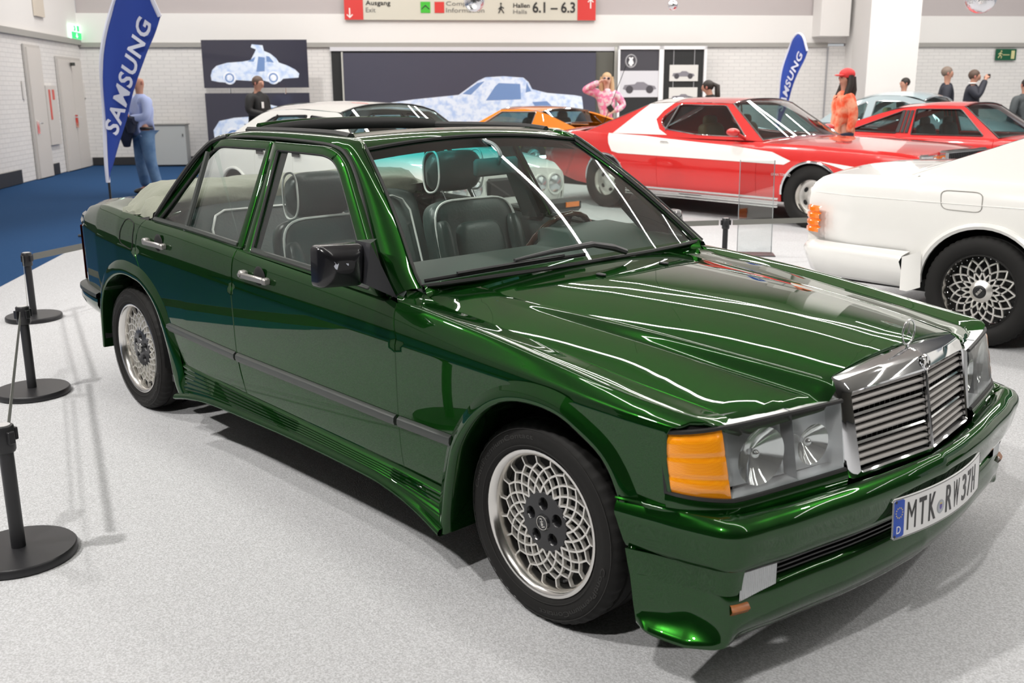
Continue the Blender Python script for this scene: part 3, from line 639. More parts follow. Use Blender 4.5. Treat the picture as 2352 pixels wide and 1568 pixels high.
# lamps. plan curve of lamp face at z=.51 and top offset
PLN=[(.356,.650),(.45,.630),(.56,.605),(.66,.581),(.70,.569),(.735,.550),(.765,.525),(.788,.497),(.803,.468),(.808,.452)]
PLs=spl([(y,x,0) for y,x in PLN],4)
arc=[0]
for a,b in zip(PLs,PLs[1:]): arc.append(arc[-1]+(b-a).length)
def plan(s):
    i=0
    while i<len(arc)-2 and arc[i+1]<s: i+=1
    t=(s-arc[i])/(arc[i+1]-arc[i]);p=PLs[i].lerp(PLs[i+1],t);d=(PLs[i+1]-PLs[i]).normalized();return p.x,p.y,Vector((d.x,-d.y,0)) # y(abs), x
def s_at(y):
    for i,p in enumerate(PLs):
        if p.x>=y: return arc[i]
    return arc[-1]
s70=s_at(.70);sE=arc[-1]
def lampt(s,z,o=0): 
    y,x,_=plan(min(max(s,0),sE-1e-4)); y2,x2,_=plan(min(max(s,0),sE-1e-4)-.002 if s>.003 else 0.0); 
    k=pl([(0,.13),(s70,.22),(sE,.16)],s); d=Vector((x-x2,-(y-y2),0)) if s>.003 else Vector((-.2,-1,0)); n=Vector((-d.y,d.x,0)).normalized()
    if n.x<0:n=-n
    p=Vector((x-k*(z-.51),-y,z)); return p+n*o
def ztop(s): return pl([(0,.688),(s70,.677),(sE,.665)],s)
def zbot(s): return pl([(0,.516),(s70,.508),(sE,.524)],s)
# headlamp lens with vertical flutes
def lens(s0,s1,name,m,ridge,bulge,par,ns=40,nz=24,zr=None):
    rows=[]
    for i in range(ns+1):
        s=s0+(s1-s0)*i/ns;row=[]
        for k in range(nz+1):
            t=k/nz;z=zbot(s)+.003+(ztop(s)-zbot(s)-.006)*t; o=bulge*min(1,8*min(t,1-t),8*min(i/ns,1-i/ns)+.2); o+=ridge(i,k); row.append(lampt(s,z,o))
        rows.append(row)
    MB().grid(rows).build(name,m,par,mir=True,angle=60)
# housing/reflector body
hb_=[]
rows=[[lampt(s70*i/10,z,-.055) for z in (zbot(0),.56,.62,ztop(0))] for i in range(11)]
refl=MB().grid(rows);
# floor/ceiling/sides of the lamp box
for zf in (zbot,ztop): refl.grid([[lampt(s70*i/10,zf(s70*i/10),-.055),lampt(s70*i/10,zf(s70*i/10),-.002)] for i in range(11)])
for s in (0.0005,s70): refl.grid([[lampt(s,zbot(s),-.055),lampt(s,zbot(s),-.002)],[lampt(s,ztop(s),-.055),lampt(s,ztop(s),-.002)]])
hl=refl.build('headlamp',mat('lamp_reflector',(.88,.89,.90),.33,.7),both,mir=True,angle=30)
def dish(s,z,r,dep,name='reflector_bowl'):
    c=lampt(s,z,-.052);f=lampt(s,z,0)-c; mb=MB();mb.lathe([(r*.12,.001),(r*.45,dep*.3),(r*.8,dep*.7),(r,dep)],28,basis(c,(0,1,0) if False else f.normalized().cross(Vector((0,0,1))),(0,0,1)) if False else Matrix.Translation(c)@f.to_track_quat('Z','Y').to_matrix().to_4x4())
    mb.ell(c+f.normalized()*.018,(.011,.011,.011),10,6); mb.build(name,mat('bright_reflector',(.9,.9,.88),.09,1.),hl,mir=True,angle=60)
dish(s70*.70,.590,.072,.040);dish(s70*.24,.590,.052,.038)
MB().grid([[lampt(s70*.43,zbot(0)+.003,-.05),lampt(s70*.43,zbot(0)+.003,-.006)],[lampt(s70*.43,ztop(0)-.003,-.05),lampt(s70*.43,ztop(0)-.003,-.006)]]).build('lamp_divider',mat('lamp_divider_grey',(.10,.11,.12),.5),hl,mir=True)
fl_=glassmat('fluted_lamp_glass',(.88,.91,.92),1.8,.25,1.)
lens(.002,s70-.004,'headlamp_lens',fl_,lambda i,k:(.0012 if i%2 else 0),.006,hl,ns=110,nz=8)
amber=mat('amber_lens',(.95,.34,.01),.12,trans=.15,coat=1.,emis=(1,.30,.0),es=.0); amber.node_tree.nodes['Principled BSDF'].inputs['Transmission Weight'].default_value=0
n=amber.node_tree.nodes;L=amber.node_tree.links;tc=n.new('ShaderNodeTexCoord');ck=n.new('ShaderNodeTexChecker');ck.inputs['Scale'].default_value=330;ck.inputs[1].default_value=(.98,.36,.008,1);ck.inputs[2].default_value=(.92,.28,.004,1);L.new(tc.outputs['Object'],ck.inputs[0]);L.new(ck.outputs[0],n['Principled BSDF'].inputs['Base Color'])
lens(s70+.002,sE-.002,'indicator_lamp',amber,lambda i,k:(-.0025 if k%8==7 else 0),.007,both,ns=18,nz=24)
MB().grid([[lampt(s70+(sE-s70)*i/8,z,-.012) for z in (zbot(sE)-.01,ztop(s70)+.006)] for i in range(9)]).build('indicator_backing',DARK,both,mir=True)
# lamp surround (body coloured band below lamps and seal around)
rows=[[lampt(sE*i/30,zbot(sE*i/30)-.002,-.01),lampt(sE*i/30,zbot(sE*i/30)-.003,.008),lampt(sE*i/30,zbot(sE*i/30)-.014,.012),lampt(sE*i/30,.478,.006),lampt(sE*i/30,.43,-.01)] for i in range(31)]
MB().grid(rows).build('lamp_surround',PAINT,both,mir=True,angle=50)
sl=[lampt(s,zbot(s),.003) for s in [sE*i/20 for i in range(21)]]+[lampt(sE-.001,zbot(sE)+(ztop(sE)-zbot(sE))*k/5,.002) for k in range(1,5)]+[lampt(s,ztop(s),.001) for s in [sE*(20-i)/20 for i in range(21)]]
MB().tube(sl,.006,5).build('lamp_seal',RUB,both,mir=True)
# ---- front bumper / spoiler
CR=[(.333,-.856),(.382,-.848),(.432,-.838),(.50,-.827),(.560,-.812),(.605,-.797),(.636,-.768),(.652,-.725),(.664,-.67),(.682,-.590),(.703,-.46),(.724,-.333),(.742,-.17),(.7505,-.03)]
cr=spl([(x,y,0) for x,y in CR]+[(.752,0,0)],5);crl=[0]
for a,b in zip(cr,cr[1:]): crl.append(crl[-1]+(b-a).length)
CL=crl[-1]
def crest(s):
    i=0
    while i<len(crl)-2 and crl[i+1]<s: i+=1
    t=(s-crl[i])/(crl[i+1]-crl[i]); p=cr[i].lerp(cr[i+1],t)
    d=(cr[min(i+2,len(cr)-1)]-cr[max(i-1,0)]).normalized(); n=Vector((-d.y,d.x,0)); 
    if n.x-n.y<0: n=-n
    if i>len(cr)-6: n=n.lerp(Vector((1,0,0)),(i-(len(cr)-6))/5*.5).normalized()
    return p,n
def bsec(s,o,z,rear=0): # rear: how much the section start moves forward
    s2=s+rear*(1-s/CL); p,n=crest(min(s2,CL-1e-5)); q=p+n*o; return Vector((q.x,min(q.y,-.0) if s>CL-1e-3 else q.y,z))
def loftb(sec,s0,s1,n,name,m,par=None,angle=60,flip=False):
    rows=[]
    for i in range(n+1):
        s=s0+(s1-s0)*i/n; rows.append([bsec(s,o(s) if callable(o) else o,z(s) if callable(z) else z,r) for o,z,r in sec])
    full=rows+[[Vector((p.x,-p.y,p.z)) for p in r] for r in rows[::-1][(1 if abs(s1-CL)<1e-3 else 0):]] if abs(s1-CL)<1e-3 else None
    if full: return MB().grid(full).build(name,m,par or car,angle=angle)
    return MB().grid(rows).build(name,m,par or both,mir=True,angle=angle)
inn=lambda s: pl([(0,-.004),(.2,-.03),(.29,-.060),(.35,-.05),(.5,-.042),(CL,-.030)],s)
bump=loftb([(lambda s:inn(s)-.03,.470,0),(inn,.490,0),(lambda s:inn(s)*.55,.487,0),(-.012,.478,0),(-.003,.466,0),(0,.456,0),(.001,.447,.002),(-.002,.436,.005),(-.006,.41,.012),(-.012,.380,.02),(-.017,.366,.025),(-.028,.358,.028),(-.10,.352,.03)],0,CL-1e-4,90,'front_bumper',PAINT)
# lower spoiler
lipz=lambda s: pl([(0,.172),(.06,.160),(.2,.160),(.4,.165),(CL,.168)],s)
lo=lambda c,d:(lambda s:pl([(0,-.016),(.03,max(c,-.020)),(.07,max(c,-.030)),(.15,c),(.34,d),(CL,d-.003)],s))
LO=[(-.10,.305,.03),(lo(-.044,-.052),.298,.038),(lo(-.044,-.044),.286,.040),(lo(-.044,-.040),.262,.044),(lo(-.044,-.034),.235,.048),(lo(-.038,-.038),.215,.051),(lo(-.022,-.046),lambda s:lipz(s)+.030,.054),(lo(-.006,-.056),lambda s:lipz(s)+.018,.056),(lo(.004,-.062),lambda s:lipz(s)+.008,.058),(lo(.002,-.066),lipz,.06),(lo(-.03,-.085),lambda s:lipz(s)-.003,.06),(-.2,.175,.06)]
loftb(LO,0,CL-1e-4,80,'front_spoiler',PAINT)
# corner wall between bumper and spoiler
co=lambda d:(lambda s:pl([(0,d*.35),(.03,d*.5),(.07,d*.7),(.15,d),(.34,d)],s))
loftb([(-.08,.352,.03),(co(-.024),.362,.028),(co(-.030),.345,.030),(co(-.036),.32,.034),(co(-.044),.290,.040)],0,.335,26,'spoiler_corner',PAINT)
# black intake with slats, and fog lamps in the gap
loftb([(-.105,.365,.03),(-.105,.285,.03)],.30,CL-1e-4,20,'intake_backing',DARK)
for z in (.308,.320,.332,.344):
    loftb([(-.10,z+.002,.03),(-.060,z+.001,.03),(-.060,z-.003,.03),(-.10,z-.003,.03)],.47,CL-1e-4,20,'intake_slat',BLK)
def fog(a,b,z0,z1):
    mb=MB();rows=[]
    for i in range(41):
        s=a+(b-a)*i/40;rows.append([bsec(s,(-.0405 if i%2 else -.0415),z0+(z1-z0)*k/4+ (-.018*(1-i/40) if k==0 else 0),.03) for k in range(5)])
    mb.grid(rows);return mb.build('fog_lamp',mat('fog_lamp_glass',(.45,.47,.48),.15,.7,coat=1),both,mir=True,angle=20)
fo_=fog(.335,.455,.292,.350)
loftb([(-.052,.352,.03),(-.038,.350,.03),(-.040,.345,.03),(-.052,.345,.03)],.33,.46,8,'fog_lamp_frame',BLK)
loftb([(-.06,.270,.03),(-.036,.268,.03),(-.028,.257,.03),(-.036,.245,.03),(-.05,.245,.03)],.30,.362,8,'marker_lamp',mat('brown_amber_marker',(.28,.09,.02),.3))
# number plate: bent plate with characters, blue band
PW=.26;pa=.116;pc=Vector((.7485+.016,0,.374));uzp=Vector((-sin(.043),0,cos(.043)))
def plate(s,h,o=0): # s = signed arclength, -.26 (right side of the car, left end of the text) .. +.26
    th=pa*2*s/.26*1.0*.62; x=-.445*s*s; y=s*(1-.3*.2*abs(s)); nrm=Vector((cos(th),sin(th),0))
    return pc+Vector((x,y,0))+uzp*h+nrm*o
def plgrid(s0,s1,h0,h1,o,m,name,par,n=30,r=.008):
    mb=MB();rows=[]
    for i in range(n+1):
        s=s0+(s1-s0)*i/n; e=min(s-s0,s1-s); c=0 if e>r else r-math.sqrt(max(r*r-(r-e)**2,0)); rows.append([plate(s,h0+c,-.003)]+[plate(s,h0+c+(h1-h0-2*c)*k/6,o) for k in range(7)]+[plate(s,h1-c,-.003)])
    mb.grid(rows);return mb.build(name,m,par,angle=50)
plt=plgrid(-PW,PW,-.055,.055,.001,mat('plate_white',(.80,.80,.80),.3),'number_plate',car,60)
plgrid(-PW+.005,-PW+.045,-.050,.050,.0016,mat('plate_blue',(.0,.06,.45),.3),'plate_blue_band',plt,6,.004)
def ring(h0,h1,s0,s1,w):
    mb=MB()
    P2=[(s0+(s1-s0)*i/40,h1) for i in range(41)]+[(s1,h1-(h1-h0)*i/8) for i in range(1,9)]+[(s1-(s1-s0)*i/40,h0) for i in range(1,41)]+[(s0,h0+(h1-h0)*i/8) for i in range(1,8)]
    mb.tube([plate(a,b,.0012) for a,b in P2],w,4,closed=True);return mb
ring(-.0525,.0525,-PW+.0025,PW-.0025,.0008).build('plate_border',BLK,plt)
chm=mat('plate_black',(.01,.01,.012),.35)
def pchar(ch,s,w,h=.075,m=None,nm='plate_character',hc=0,off=.012,o=.0015):
    vs,fs=fit_text(ch,w,h,.0012,off)
    MB().add([plate(s+v.x,hc+v.y,o+v.z) for v in vs],fs).build(nm,m or chm,plt,smooth=False)
pos=-PW+.052
for ch,w in (('M',.043),('T',.039),('K',.040)): pchar(ch,pos+w/2+.002,w-.007,off=(-.004 if ch=='M' else .012)); pos+=w+.006
# seal
sc_=pos+.019
def disc(s,h,r,o,m,nm,n=20): MB().add([plate(s,h,o)]+[plate(s+r*cos(2*PI*i/n),h+r*sin(2*PI*i/n),o) for i in range(n)],[(0,i+1,(i+1)%n+1) for i in range(n)]).build(nm,m,plt,smooth=False)
disc(sc_,-.012,.0185,.0018,mat('seal_silver',(.35,.38,.42),.35),'plate_seal');disc(sc_,-.012,.0155,.0020,mat('seal_grey',(.42,.45,.5),.4),'plate_seal_disc')
MB().add([plate(sc_+a,-.012+b,.0023) for a,b in ((-.006,.006),(.006,.006),(.006,-.003),(0,-.009),(-.006,-.003))],[(0,4,3,2,1)]).build('plate_seal_shield',mat('seal_shield',(.12,.08,.35),.4),plt,smooth=False)
MB().add([plate(sc_+a,-.012+b,.0023) for a,b in ((-.005,.0105),(.005,.0105),(.006,.007),(-.006,.007))],[(0,3,2,1)]).build('plate_seal_crown',mat('seal_gold',(.6,.45,.08),.4),plt,smooth=False)
pos+=.044
for ch,w in (('R',.041),('W',.043)): pchar(ch,pos+w/2,w-.006,off=(-.004 if ch=='W' else .012));pos+=w+.004
pos+=.012
for ch,w in (('3',.038),('7',.036),('H',.037)): pchar(ch,pos+w/2,w-.006,off=.012);pos+=w+.005
pchar('D',-PW+.025,.015,.020,mat('plate_letter_white',(.85,.85,.85),.4),hc=-.030,off=.0)
for i in range(12):
    a=2*PI*i/12; disc(-PW+.025+.0125*cos(a),.016+.0135*sin(a),.0021,.0022,mat('star_yellow',(.75,.62,.2),.4),'plate_star',5)
for s,h in ((-PW+.012,.046),(-PW+.010,-.046),(PW-.010,.040)): disc(s,h,.004,.0026,BLK,'plate_screw',10)
# ---- wheels
def wheelM(x,y,z,s): return Matrix.Translation((x,y,z))@Matrix(((1,0,0,0),(0,0,-s*1.0,0),(0,s*1.0,0,0),(0,0,0,1)))
def tyre(R=.287,rr=.204,w=.105):
    prof=[(rr-.01,-w*.86),(rr,-w*.84),(rr+.006,-w*.90),(rr+.022,-w*.99),(rr+.045,-w*1.02),(R-.022,-w*.97),(R-.010,-w*.90),(R-.003,-w*.82),(R,-w*.74)]
    for c in (-.42,0,.42): prof+=[(R,(c-.055)*w*1.15),(R-.006,(c-.05)*w*1.15),(R-.006,(c+.05)*w*1.15),(R,(c+.055)*w*1.15)]
    prof+=[(R,w*.74),(R-.003,w*.82),(R-.010,w*.90),(R-.022,w*.97),(rr+.045,w*1.02),(rr+.022,w*.99),(rr+.006,w*.90),(rr,w*.84),(rr-.01,w*.86)]
    K=len(prof); mod=lambda i,k:(-.0045 if (k in (6,7,8,9,K-10,K-9,K-8,K-7) and i%3==0) else 0)
    return MB().lathe(prof,150,mod=mod)
def rialwheel(name='wheel',dish_=.03,par=car,R=.287):
    # local: z axis outwards, face plane z=0 at rim flange
    lip=MB().lathe([(.200,-.150),(.192,-.10),(.186,-.052),(.183,-.030-dish_),(.186,-.025),(.190,-.012),(.196,-.004),(.203,.001),(.2085,.000),(.2095,-.006),(.206,-.012)],64)
    w=lip.build(name,POL,par,angle=50)
    t=tyre(R).xf(Matrix.Translation((0,0,-.098))).build('tyre',TYRE,w,angle=50)
    zf=-.026-dish_*.3
    for a0,sx in ((.35,1),(.35+PI,1)):
        vs,fs=fit_text('ContiPremiumContact',.34,.015,.0012,.01);rt=.249
        MB().add([Vector(((rt+v.y)*cos(a0-v.x/rt),(rt+v.y)*sin(a0-v.x/rt),.0088+v.z-.35*abs(v.y)*0)) for v in vs],fs).build('sidewall_lettering',mat('raised_rubber',(.02,.019,.018),.6),w,smooth=False)
    MB().tube([(.268*cos(2*PI*i/72),.268*sin(2*PI*i/72),.0045) for i in range(72)],.0012,4,closed=True).tube([(.222*cos(2*PI*i/72),.222*sin(2*PI*i/72),.0085) for i in range(72)],.0010,4,closed=True).build('sidewall_rings',mat('raised_rubber'),w)
    mb=MB();N=20;ro,ri=.164,.082
    def P2(r,a,z): return Vector((r*cos(a),r*sin(a),z))
    def bar(p,q,wd,z0,z1):
        d=(q-p).normalized();n=Vector((-d.y,d.x,0))*wd; dz=Vector((0,0,-.011))
        vs=[p-n,p+n,q+n,q-n,p-n*1.35+dz,p+n*1.35+dz,q+n*1.35+dz,q-n*1.35+dz];mb.add(vs,[(0,3,2,1)[::-1],(0,4,5,1)[::-1],(1,5,6,2)[::-1],(2,6,7,3)[::-1],(3,7,4,0)[::-1]])
    for k in range(N):
        a=2*PI*(k+.5)/N
        bar(P2(.187,a,zf+.004),P2(ro-.002,a,zf+.002),.0024,0,0)
        for sg in (-1,1):
            b=a+sg*2.0*2*PI/N; prev=None
            for j in range(7): # slightly curved lattice bar
                t=j/6; r=ro+(ri-ro)*t; aa=a+(b-a)*(t**.85); q=P2(r,aa,zf+.002+.006*t)
                if prev is not None: bar(prev,q,.0023+.0007*t,0,0)
                prev=q
    mb.build('lattice_spokes',SILV,w,smooth=False)
    # dark pocket barrel behind the lattice
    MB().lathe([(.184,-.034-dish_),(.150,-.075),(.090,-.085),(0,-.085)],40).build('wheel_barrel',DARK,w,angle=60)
    # black hub plate with five bolt holes
    hz_=zf+.010; op=[]
    for i in range(60):
        a=2*PI*i/60; op.append((.083+.0035*cos(20*a))*Vector((cos(a),sin(a))))
    hub=MB();holes=[]
    ol=[(p.x,p.y) for p in op]; hol=[[(.053*cos(2*PI*k/5+.3)+.0185*cos(b),.053*sin(2*PI*k/5+.3)+.0185*sin(b)) for b in [2*PI*j/14 for j in range(14)]] for k in range(5)]
    patch('hub_plate',ol,lambda u,v:(u,v,hz_+.004*(1-((u*u+v*v)**.5/.083)**2)),mat('hub_black',(.012,.012,.014),.3,coat=.3),w,.02,out=(0,0,1),flange=.02,step=.012,holes=hol)
    cap=MB().lathe([(0,.008),(.017,.008),(.018,.0095),(.0205,.0095),(.0215,.008),(.024,.004),(.025,0)],32,Matrix.Translation((0,0,hz_)));c=cap.build('centre_cap',mat('cap_black',(.012,.012,.014),.25,coat=.4),w)
    MB().tube([(.0195*cos(2*PI*i/32),.0195*sin(2*PI*i/32),hz_+.0102) for i in range(32)],.0009,5,closed=True).build('cap_ring',SILV,w)
    vs,fs=fit_text('rial',.026,.012,.0008,.01,Matrix.Translation((0,0,hz_+.0088)));MB().add(vs,fs).build('cap_lettering',SILV,w,smooth=False)
    MB().tube([(.171,.02,zf-.02),(.165,.02,zf+.015)],.004,6).build('tyre_valve',BLK,w)
    return w
wf=rialwheel('wheel',.02)
wf.matrix_world=wheelM(0,-.7844,.2870,1)@Matrix.Rotation(math.radians(-68),4,'Z')
def cw(src,Mx):
    c=src.copy();COL.objects.link(c);c.parent=car
    for ch in list(src.children): d=ch.copy();COL.objects.link(d);d.parent=c
    c.matrix_world=Mx;return c
wr=cw(wf,wheelM(-2.665,-.7852,.2890,1)@Matrix.Rotation(math.radians(-75),4,'Z'))
cw(wf,wheelM(0,.7844,.287,-1));cw(wf,wheelM(-2.665,.7852,.289,-1))
# wheel housings (dark liners) and underbody
for cx in (0,-2.665):
    rows=[[(cx+.335*cos(a),-.80+(.0 if k==0 else .30),.30+.35*sin(a)) for k in (0,1)] for a in [PI*i/20-.1 for i in range(22)]]
    MB().grid(rows).build('wheel_arch_liner',DARK,both,mir=True)
    MB().box((cx,-.50,.45),(.70,.02,.40)).build('wheel_arch_inner',DARK,both,mir=True)
MB().box((-1.35,0,.215),(1.95,1.55,.03)).box((-3.05,0,.26),(.75,1.2,.08)).box((.1,0,.23),(.85,1.05,.03)).box((-1.33,0,.27),(2.7,1.0,.06)).build('underbody',DARK,car)
# axles so wheels connect
MB().tube([(0,-.70,.287),(0,.70,.287)],.03,8).tube([(-2.665,-.70,.289),(-2.665,.70,.289)],.03,8).build('axle',DARK,car)
# ---- tail: boot lid, rear panel, lamps, bumper
def boot(x,y):
    a=abs(y)/.64; return (x,y,cub(ZG,x)+.012*(1-a*a) - (.0))
ol=[(-2.62,-.635),(-3.2,-.615),(-3.38,-.60),(-3.44,-.54),(-3.47,0),(-3.44,.54),(-3.38,.60),(-3.2,.615),(-2.62,.635)]
patch('boot_lid',ol,boot,PAINT,car,.06,out=(0,0,1),step=.04)
rows=[]
for i in range(13):
    y=-.64+1.28*i/12; xx=-3.462-.02*(1-(y/.64)**2); rows.append([(xx+.02,y,.862),(xx,y,.835),(xx-.01,y,.7),(xx,y,.45)])
MB().grid(rows).build('rear_panel',PAINT,car)
rows=[]
for z,wd in ((.50,1),(.78,1)):
    rows.append([Vector((x,-y-.004,z)) for x,y in ((-3.44,.705),(-3.475,.69),(-3.495,.655),(-3.50,.60),(-3.505,.40))])
MB().grid(rows).build('tail_lamp',mat('red_lens',(.5,.02,.01),.15,coat=1.),both,mir=True)
RB=spl([(-3.03,-.800,0),(-3.15,-.790,0),(-3.32,-.765,0),(-3.43,-.725,0),(-3.50,-.65,0),(-3.54,-.5,0),(-3.56,0,0)],5)
def rbsec(P_,sec):
    rows=[]
    for i,p in enumerate(P_):
        a=P_[max(i-1,0)];b=P_[min(i+1,len(P_)-1)];d=(b-a).normalized();n=Vector((d.y,-d.x,0)); n=n if (n.y<0 or n.x<0) else -n
        if n.dot(p-Vector((-3.0,0,0)))<0:n=-n
        rows.append([Vector((p.x+n.x*o,p.y+n.y*o,z)) for o,z in sec])
    return rows+[[Vector((q.x,-q.y,q.z)) for q in r] for r in rows[::-1][1:]]
MB().grid(rbsec(RB,[(-.10,.50),(-.01,.505),(.012,.495),(.014,.478),(.0,.47)])).build('rear_bumper_pad',STRIP,car,angle=50)
MB().grid(rbsec(RB,[(-.02,.472),(.008,.468),(.010,.44),(-.005,.405),(-.03,.375),(-.06,.35),(-.10,.345)])).build('rear_bumper',PAINT,car,angle=50)
MB().grid([[(-3.02,-.785,.47),(-3.02,-.785,.235)],[(-3.07,-.785,.45),(-3.05,-.775,.25)],[(-3.16,-.75,.36),(-3.14,-.75,.31)]]).build('rear_apron_end',PAINT,both,mir=True)
# ---------------------------------------------------------------- interior of the green car
def pad(c,hx,hy,hz,R=None,e=.35,n=20,k=14,dent=0):
    # superellipsoid cushion. local x = thickness, y = width, z = height
    def sp(v,p): return math.copysign(abs(v)**p,v)
    vs=[];c=Vector(c)
    for i in range(k+1):
        a=-PI/2+PI*i/k
        for j in range(n):
            b=2*PI*j/n; x=hx*sp(cos(a),e)*sp(cos(b),.8);y=hy*sp(cos(a),e)*sp(sin(b),e) ;z=hz*sp(sin(a),e)
            if dent and x>0: x-=dent*max(0,1-(y/hy)**2*1.7)*max(0,1-(z/hz)**2)
            v=Vector((x,y,z)); vs.append(c+(R@v if R else v))
    fs=[(i*n+j,i*n+(j+1)%n,(i+1)*n+(j+1)%n,(i+1)*n+j) for i in range(k) for j in range(n)]
    return vs,fs
def padface(c,hx,hy,hz,R,inset=.98,bot=True,n=40,open_=.0):
    pts=[]
    for i in range(n+1):
        a=2*PI*i/n; 
        sp=lambda v,p: math.copysign(abs(v)**p,v)
        p=Vector((hx*.80,hy*.97*sp(cos(a),.38),hz*.97*sp(sin(a),.38))); pts.append(Vector(c)+(R@p if R else p))
    return pts[:-1]
def seat(y,top,hr,posts):
    R=Matrix.Rotation(math.radians(-17),3,'Y')
    c=Vector((top[0]-.005,y,top[1]-.285))+R@Vector((0,0,0)); c=Vector((top[0]+.075,y,top[1]-.275))
    vs,fs=pad(c,.065,.245,.29,R,.30,28,22,.03);s=MB().add(vs,fs).build('front_seat',LEA,car,angle=80)
    vs,fs=pad(c+R@Vector((.036,0,-.02)),.036,.145,.20,R,.34,24,16,.0);MB().add(vs,fs).build('seat_centre_panel',LEA,s,angle=80)
    MB().tube(padface(c,.065,.245,.29,R),.0055,6,closed=True).build('white_piping',PIPE,s)
    for sg in (-1,1):
        vs,fs=pad(c+R@Vector((.055,sg*.205,-.03)),.045,.038,.225,R,.5,14,14);MB().add(vs,fs).build('seat_bolster',LEA,s,angle=80)
    vs,fs=pad(Vector((top[0]+.34,y,.40)),.27,.25,.085,Matrix.Rotation(math.radians(-8),3,'Y'),.35,24,12);MB().add(vs,fs).build('seat_cushion',LEA,s,angle=80)
    Rh=Matrix.Rotation(math.radians(-8),3,'Y');hc=Vector((hr[0],y,hr[1]))
    rows=[];n=28
    for i in range(17):
        t=-1+2*i/16; rr=(1-abs(t)**5)**.5 if abs(t)<1 else .02; row=[]
        for k in range(n):
            a=2*PI*k/n; row.append(hc+Rh@Vector((.058*rr*math.copysign(abs(cos(a))**.75,cos(a))+.012*sin(a)*rr,t*.150,.090*rr*math.copysign(abs(sin(a))**.75,sin(a)))))
        rows.append(row)
    h=MB().grid(rows,closev=True).build('headrest',LEA,s,angle=80)
    for t in (-.86,.86):
        MB().tube([hc+Rh@Vector((.0575*math.copysign(abs(cos(a))**.75,cos(a))+.012*sin(a),t*.150,.0895*math.copysign(abs(sin(a))**.75,sin(a)))) for a in [2*PI*k/36 for k in range(36)]],.0045,6,closed=True).build('headrest_piping',PIPE,h)
    MB().tube([hc+Vector((0,-.085,-.05)),Vector((top[0]+.0,y-.085,top[1]-.05))],.006,8).tube([hc+Vector((0,.085,-.05)),Vector((top[0],y+.085,top[1]-.05))],.006,8).build('headrest_posts',CHR,s)
seat(-.37,(-1.66,.945),(-1.70,1.035),False)
seat(.37,(-1.66,.960),(-1.745,1.085),True)
# rear bench
R=Matrix.Rotation(math.radians(-20),3,'Y')
vs,fs=pad((-2.36,0,.68),.09,.66,.285,R,.22,40,20);rb=MB().add(vs,fs).build('rear_bench',LEA,car,angle=80)
vs,fs=pad((-2.08,0,.43),.28,.64,.09,Matrix.Rotation(math.radians(-6),3,'Y'),.25,40,14);MB().add(vs,fs).build('bench_cushion',LEA,rb,angle=80)
for y0,y1 in ((-.54,-.04),(.04,.54)):
    pts=[(-2.40,y0,.50),(-2.40,y0,.85),(-2.405,y0+.03,.905),(-2.41,y0+.08,.925),(-2.41,y1-.08,.925),(-2.405,y1-.03,.905),(-2.40,y1,.85),(-2.40,y1,.50)]
    MB().tube([Vector(p)+Vector((.075-.36*(p[2]-.9),0,0)) for p in pts],.0055,6).build('white_piping',PIPE,rb)
# folded roof fabric on the rear deck
fab=mat('beige_grey_fabric',(.20,.21,.16),.75,sheen=.2,bump=(14,.35,.02)); rows=[];n=48
for i in range(n+1):
    y=-.775+1.55*i/n;t=abs(y)/.775; e=sm((t-.80)/.20); cx=-2.56-.04*e;cz=.972-.062*e; rx=.185*(1-.40*e);rz=.076*(1-.50*e)
    if i in (0,n): rx*=.6;rz*=.4
    rows.append([Vector((cx+rx*math.copysign(abs(cos(a))**.8,cos(a))+.008*sin(7*a+9*y),y*(1.0),cz+rz*math.copysign(abs(sin(a))**.8,sin(a))+.006*sin(5*a+14*y+sin(20*y)))) for a in [2*PI*k/26 for k in range(26)]])
mb=MB().grid(rows,closev=True);mb.add(rows[0],[tuple(range(26))[::-1]]);mb.add(rows[-1],[tuple(range(26))])
fr=mb.build('folded_roof',fab,car,angle=80)
mb=MB()
for p in ((-2.62,-.70,.935),(-2.54,-.745,.915),(-2.45,-.752,.925),(-2.70,-.66,.955)): mb.ell(p,(.009,.009,.009),10,6)
mb.build('press_studs',CHR,fr)
# cover flap hanging at the near and far end
for s in (-1,1):
    rows=[]
    for i in range(13):
        t=i/12; x=-2.70+.32*t; rows.append([Vector((x,s*.60,1.00-.06*abs(t-.5))),Vector((x,s*.68,1.01-.10*abs(t-.6)+.008*sin(9*t))),Vector((x-.0,s*(.735+.01*sin(11*t)),.985-.07*abs(t-.6))),Vector((x-.005,s*(.765+.006*sin(8*t+1)),.935)),Vector((x,s*.775,.915-.02*sin(PI*t)))])
    if s>0: rows=rows[::-1]
    MB().grid(rows).build('roof_cover_flap',fab,fr,angle=80)
MB().tube(spl([(-2.74,-.70,.925),(-2.62,-.745,.900),(-2.50,-.775,.893),(-2.41,-.765,.905)],6),.016,6).build('deck_seal',RUB,both,mir=True)
# dark shelf behind bench
MB().box((-2.60,0,.90),(.34,1.36,.03)).box((-2.50,0,.6),(.04,1.3,.6)).build('rear_bulkhead',DARK,car)
# dashboard
dm=mat('dark_green_dashboard',(.035,.055,.045),.45,bump=(220,.2,.002)); rows=[]
for i in range(41):
    y=-.70+1.40*i/40; b=sm((y-.12)/.06)*sm((.62-y)/.06)
    xe=-.93-.05*b; ze=.862+.052*b
    rows.append([Vector((-.60,y,.83)),Vector((-.66,y,.848)),Vector((-.74,y,.856+.02*b)),Vector((-.84,y,.862+.045*b)),Vector((xe,y,ze)),Vector((xe-.015,y,ze-.02)),Vector((xe+.02,y,.80)),Vector((-.88,y,.70)),Vector((-.92,y,.55)),Vector((-.80,y,.42))])
MB().grid(rows).build('dashboard',dm,car,angle=50)
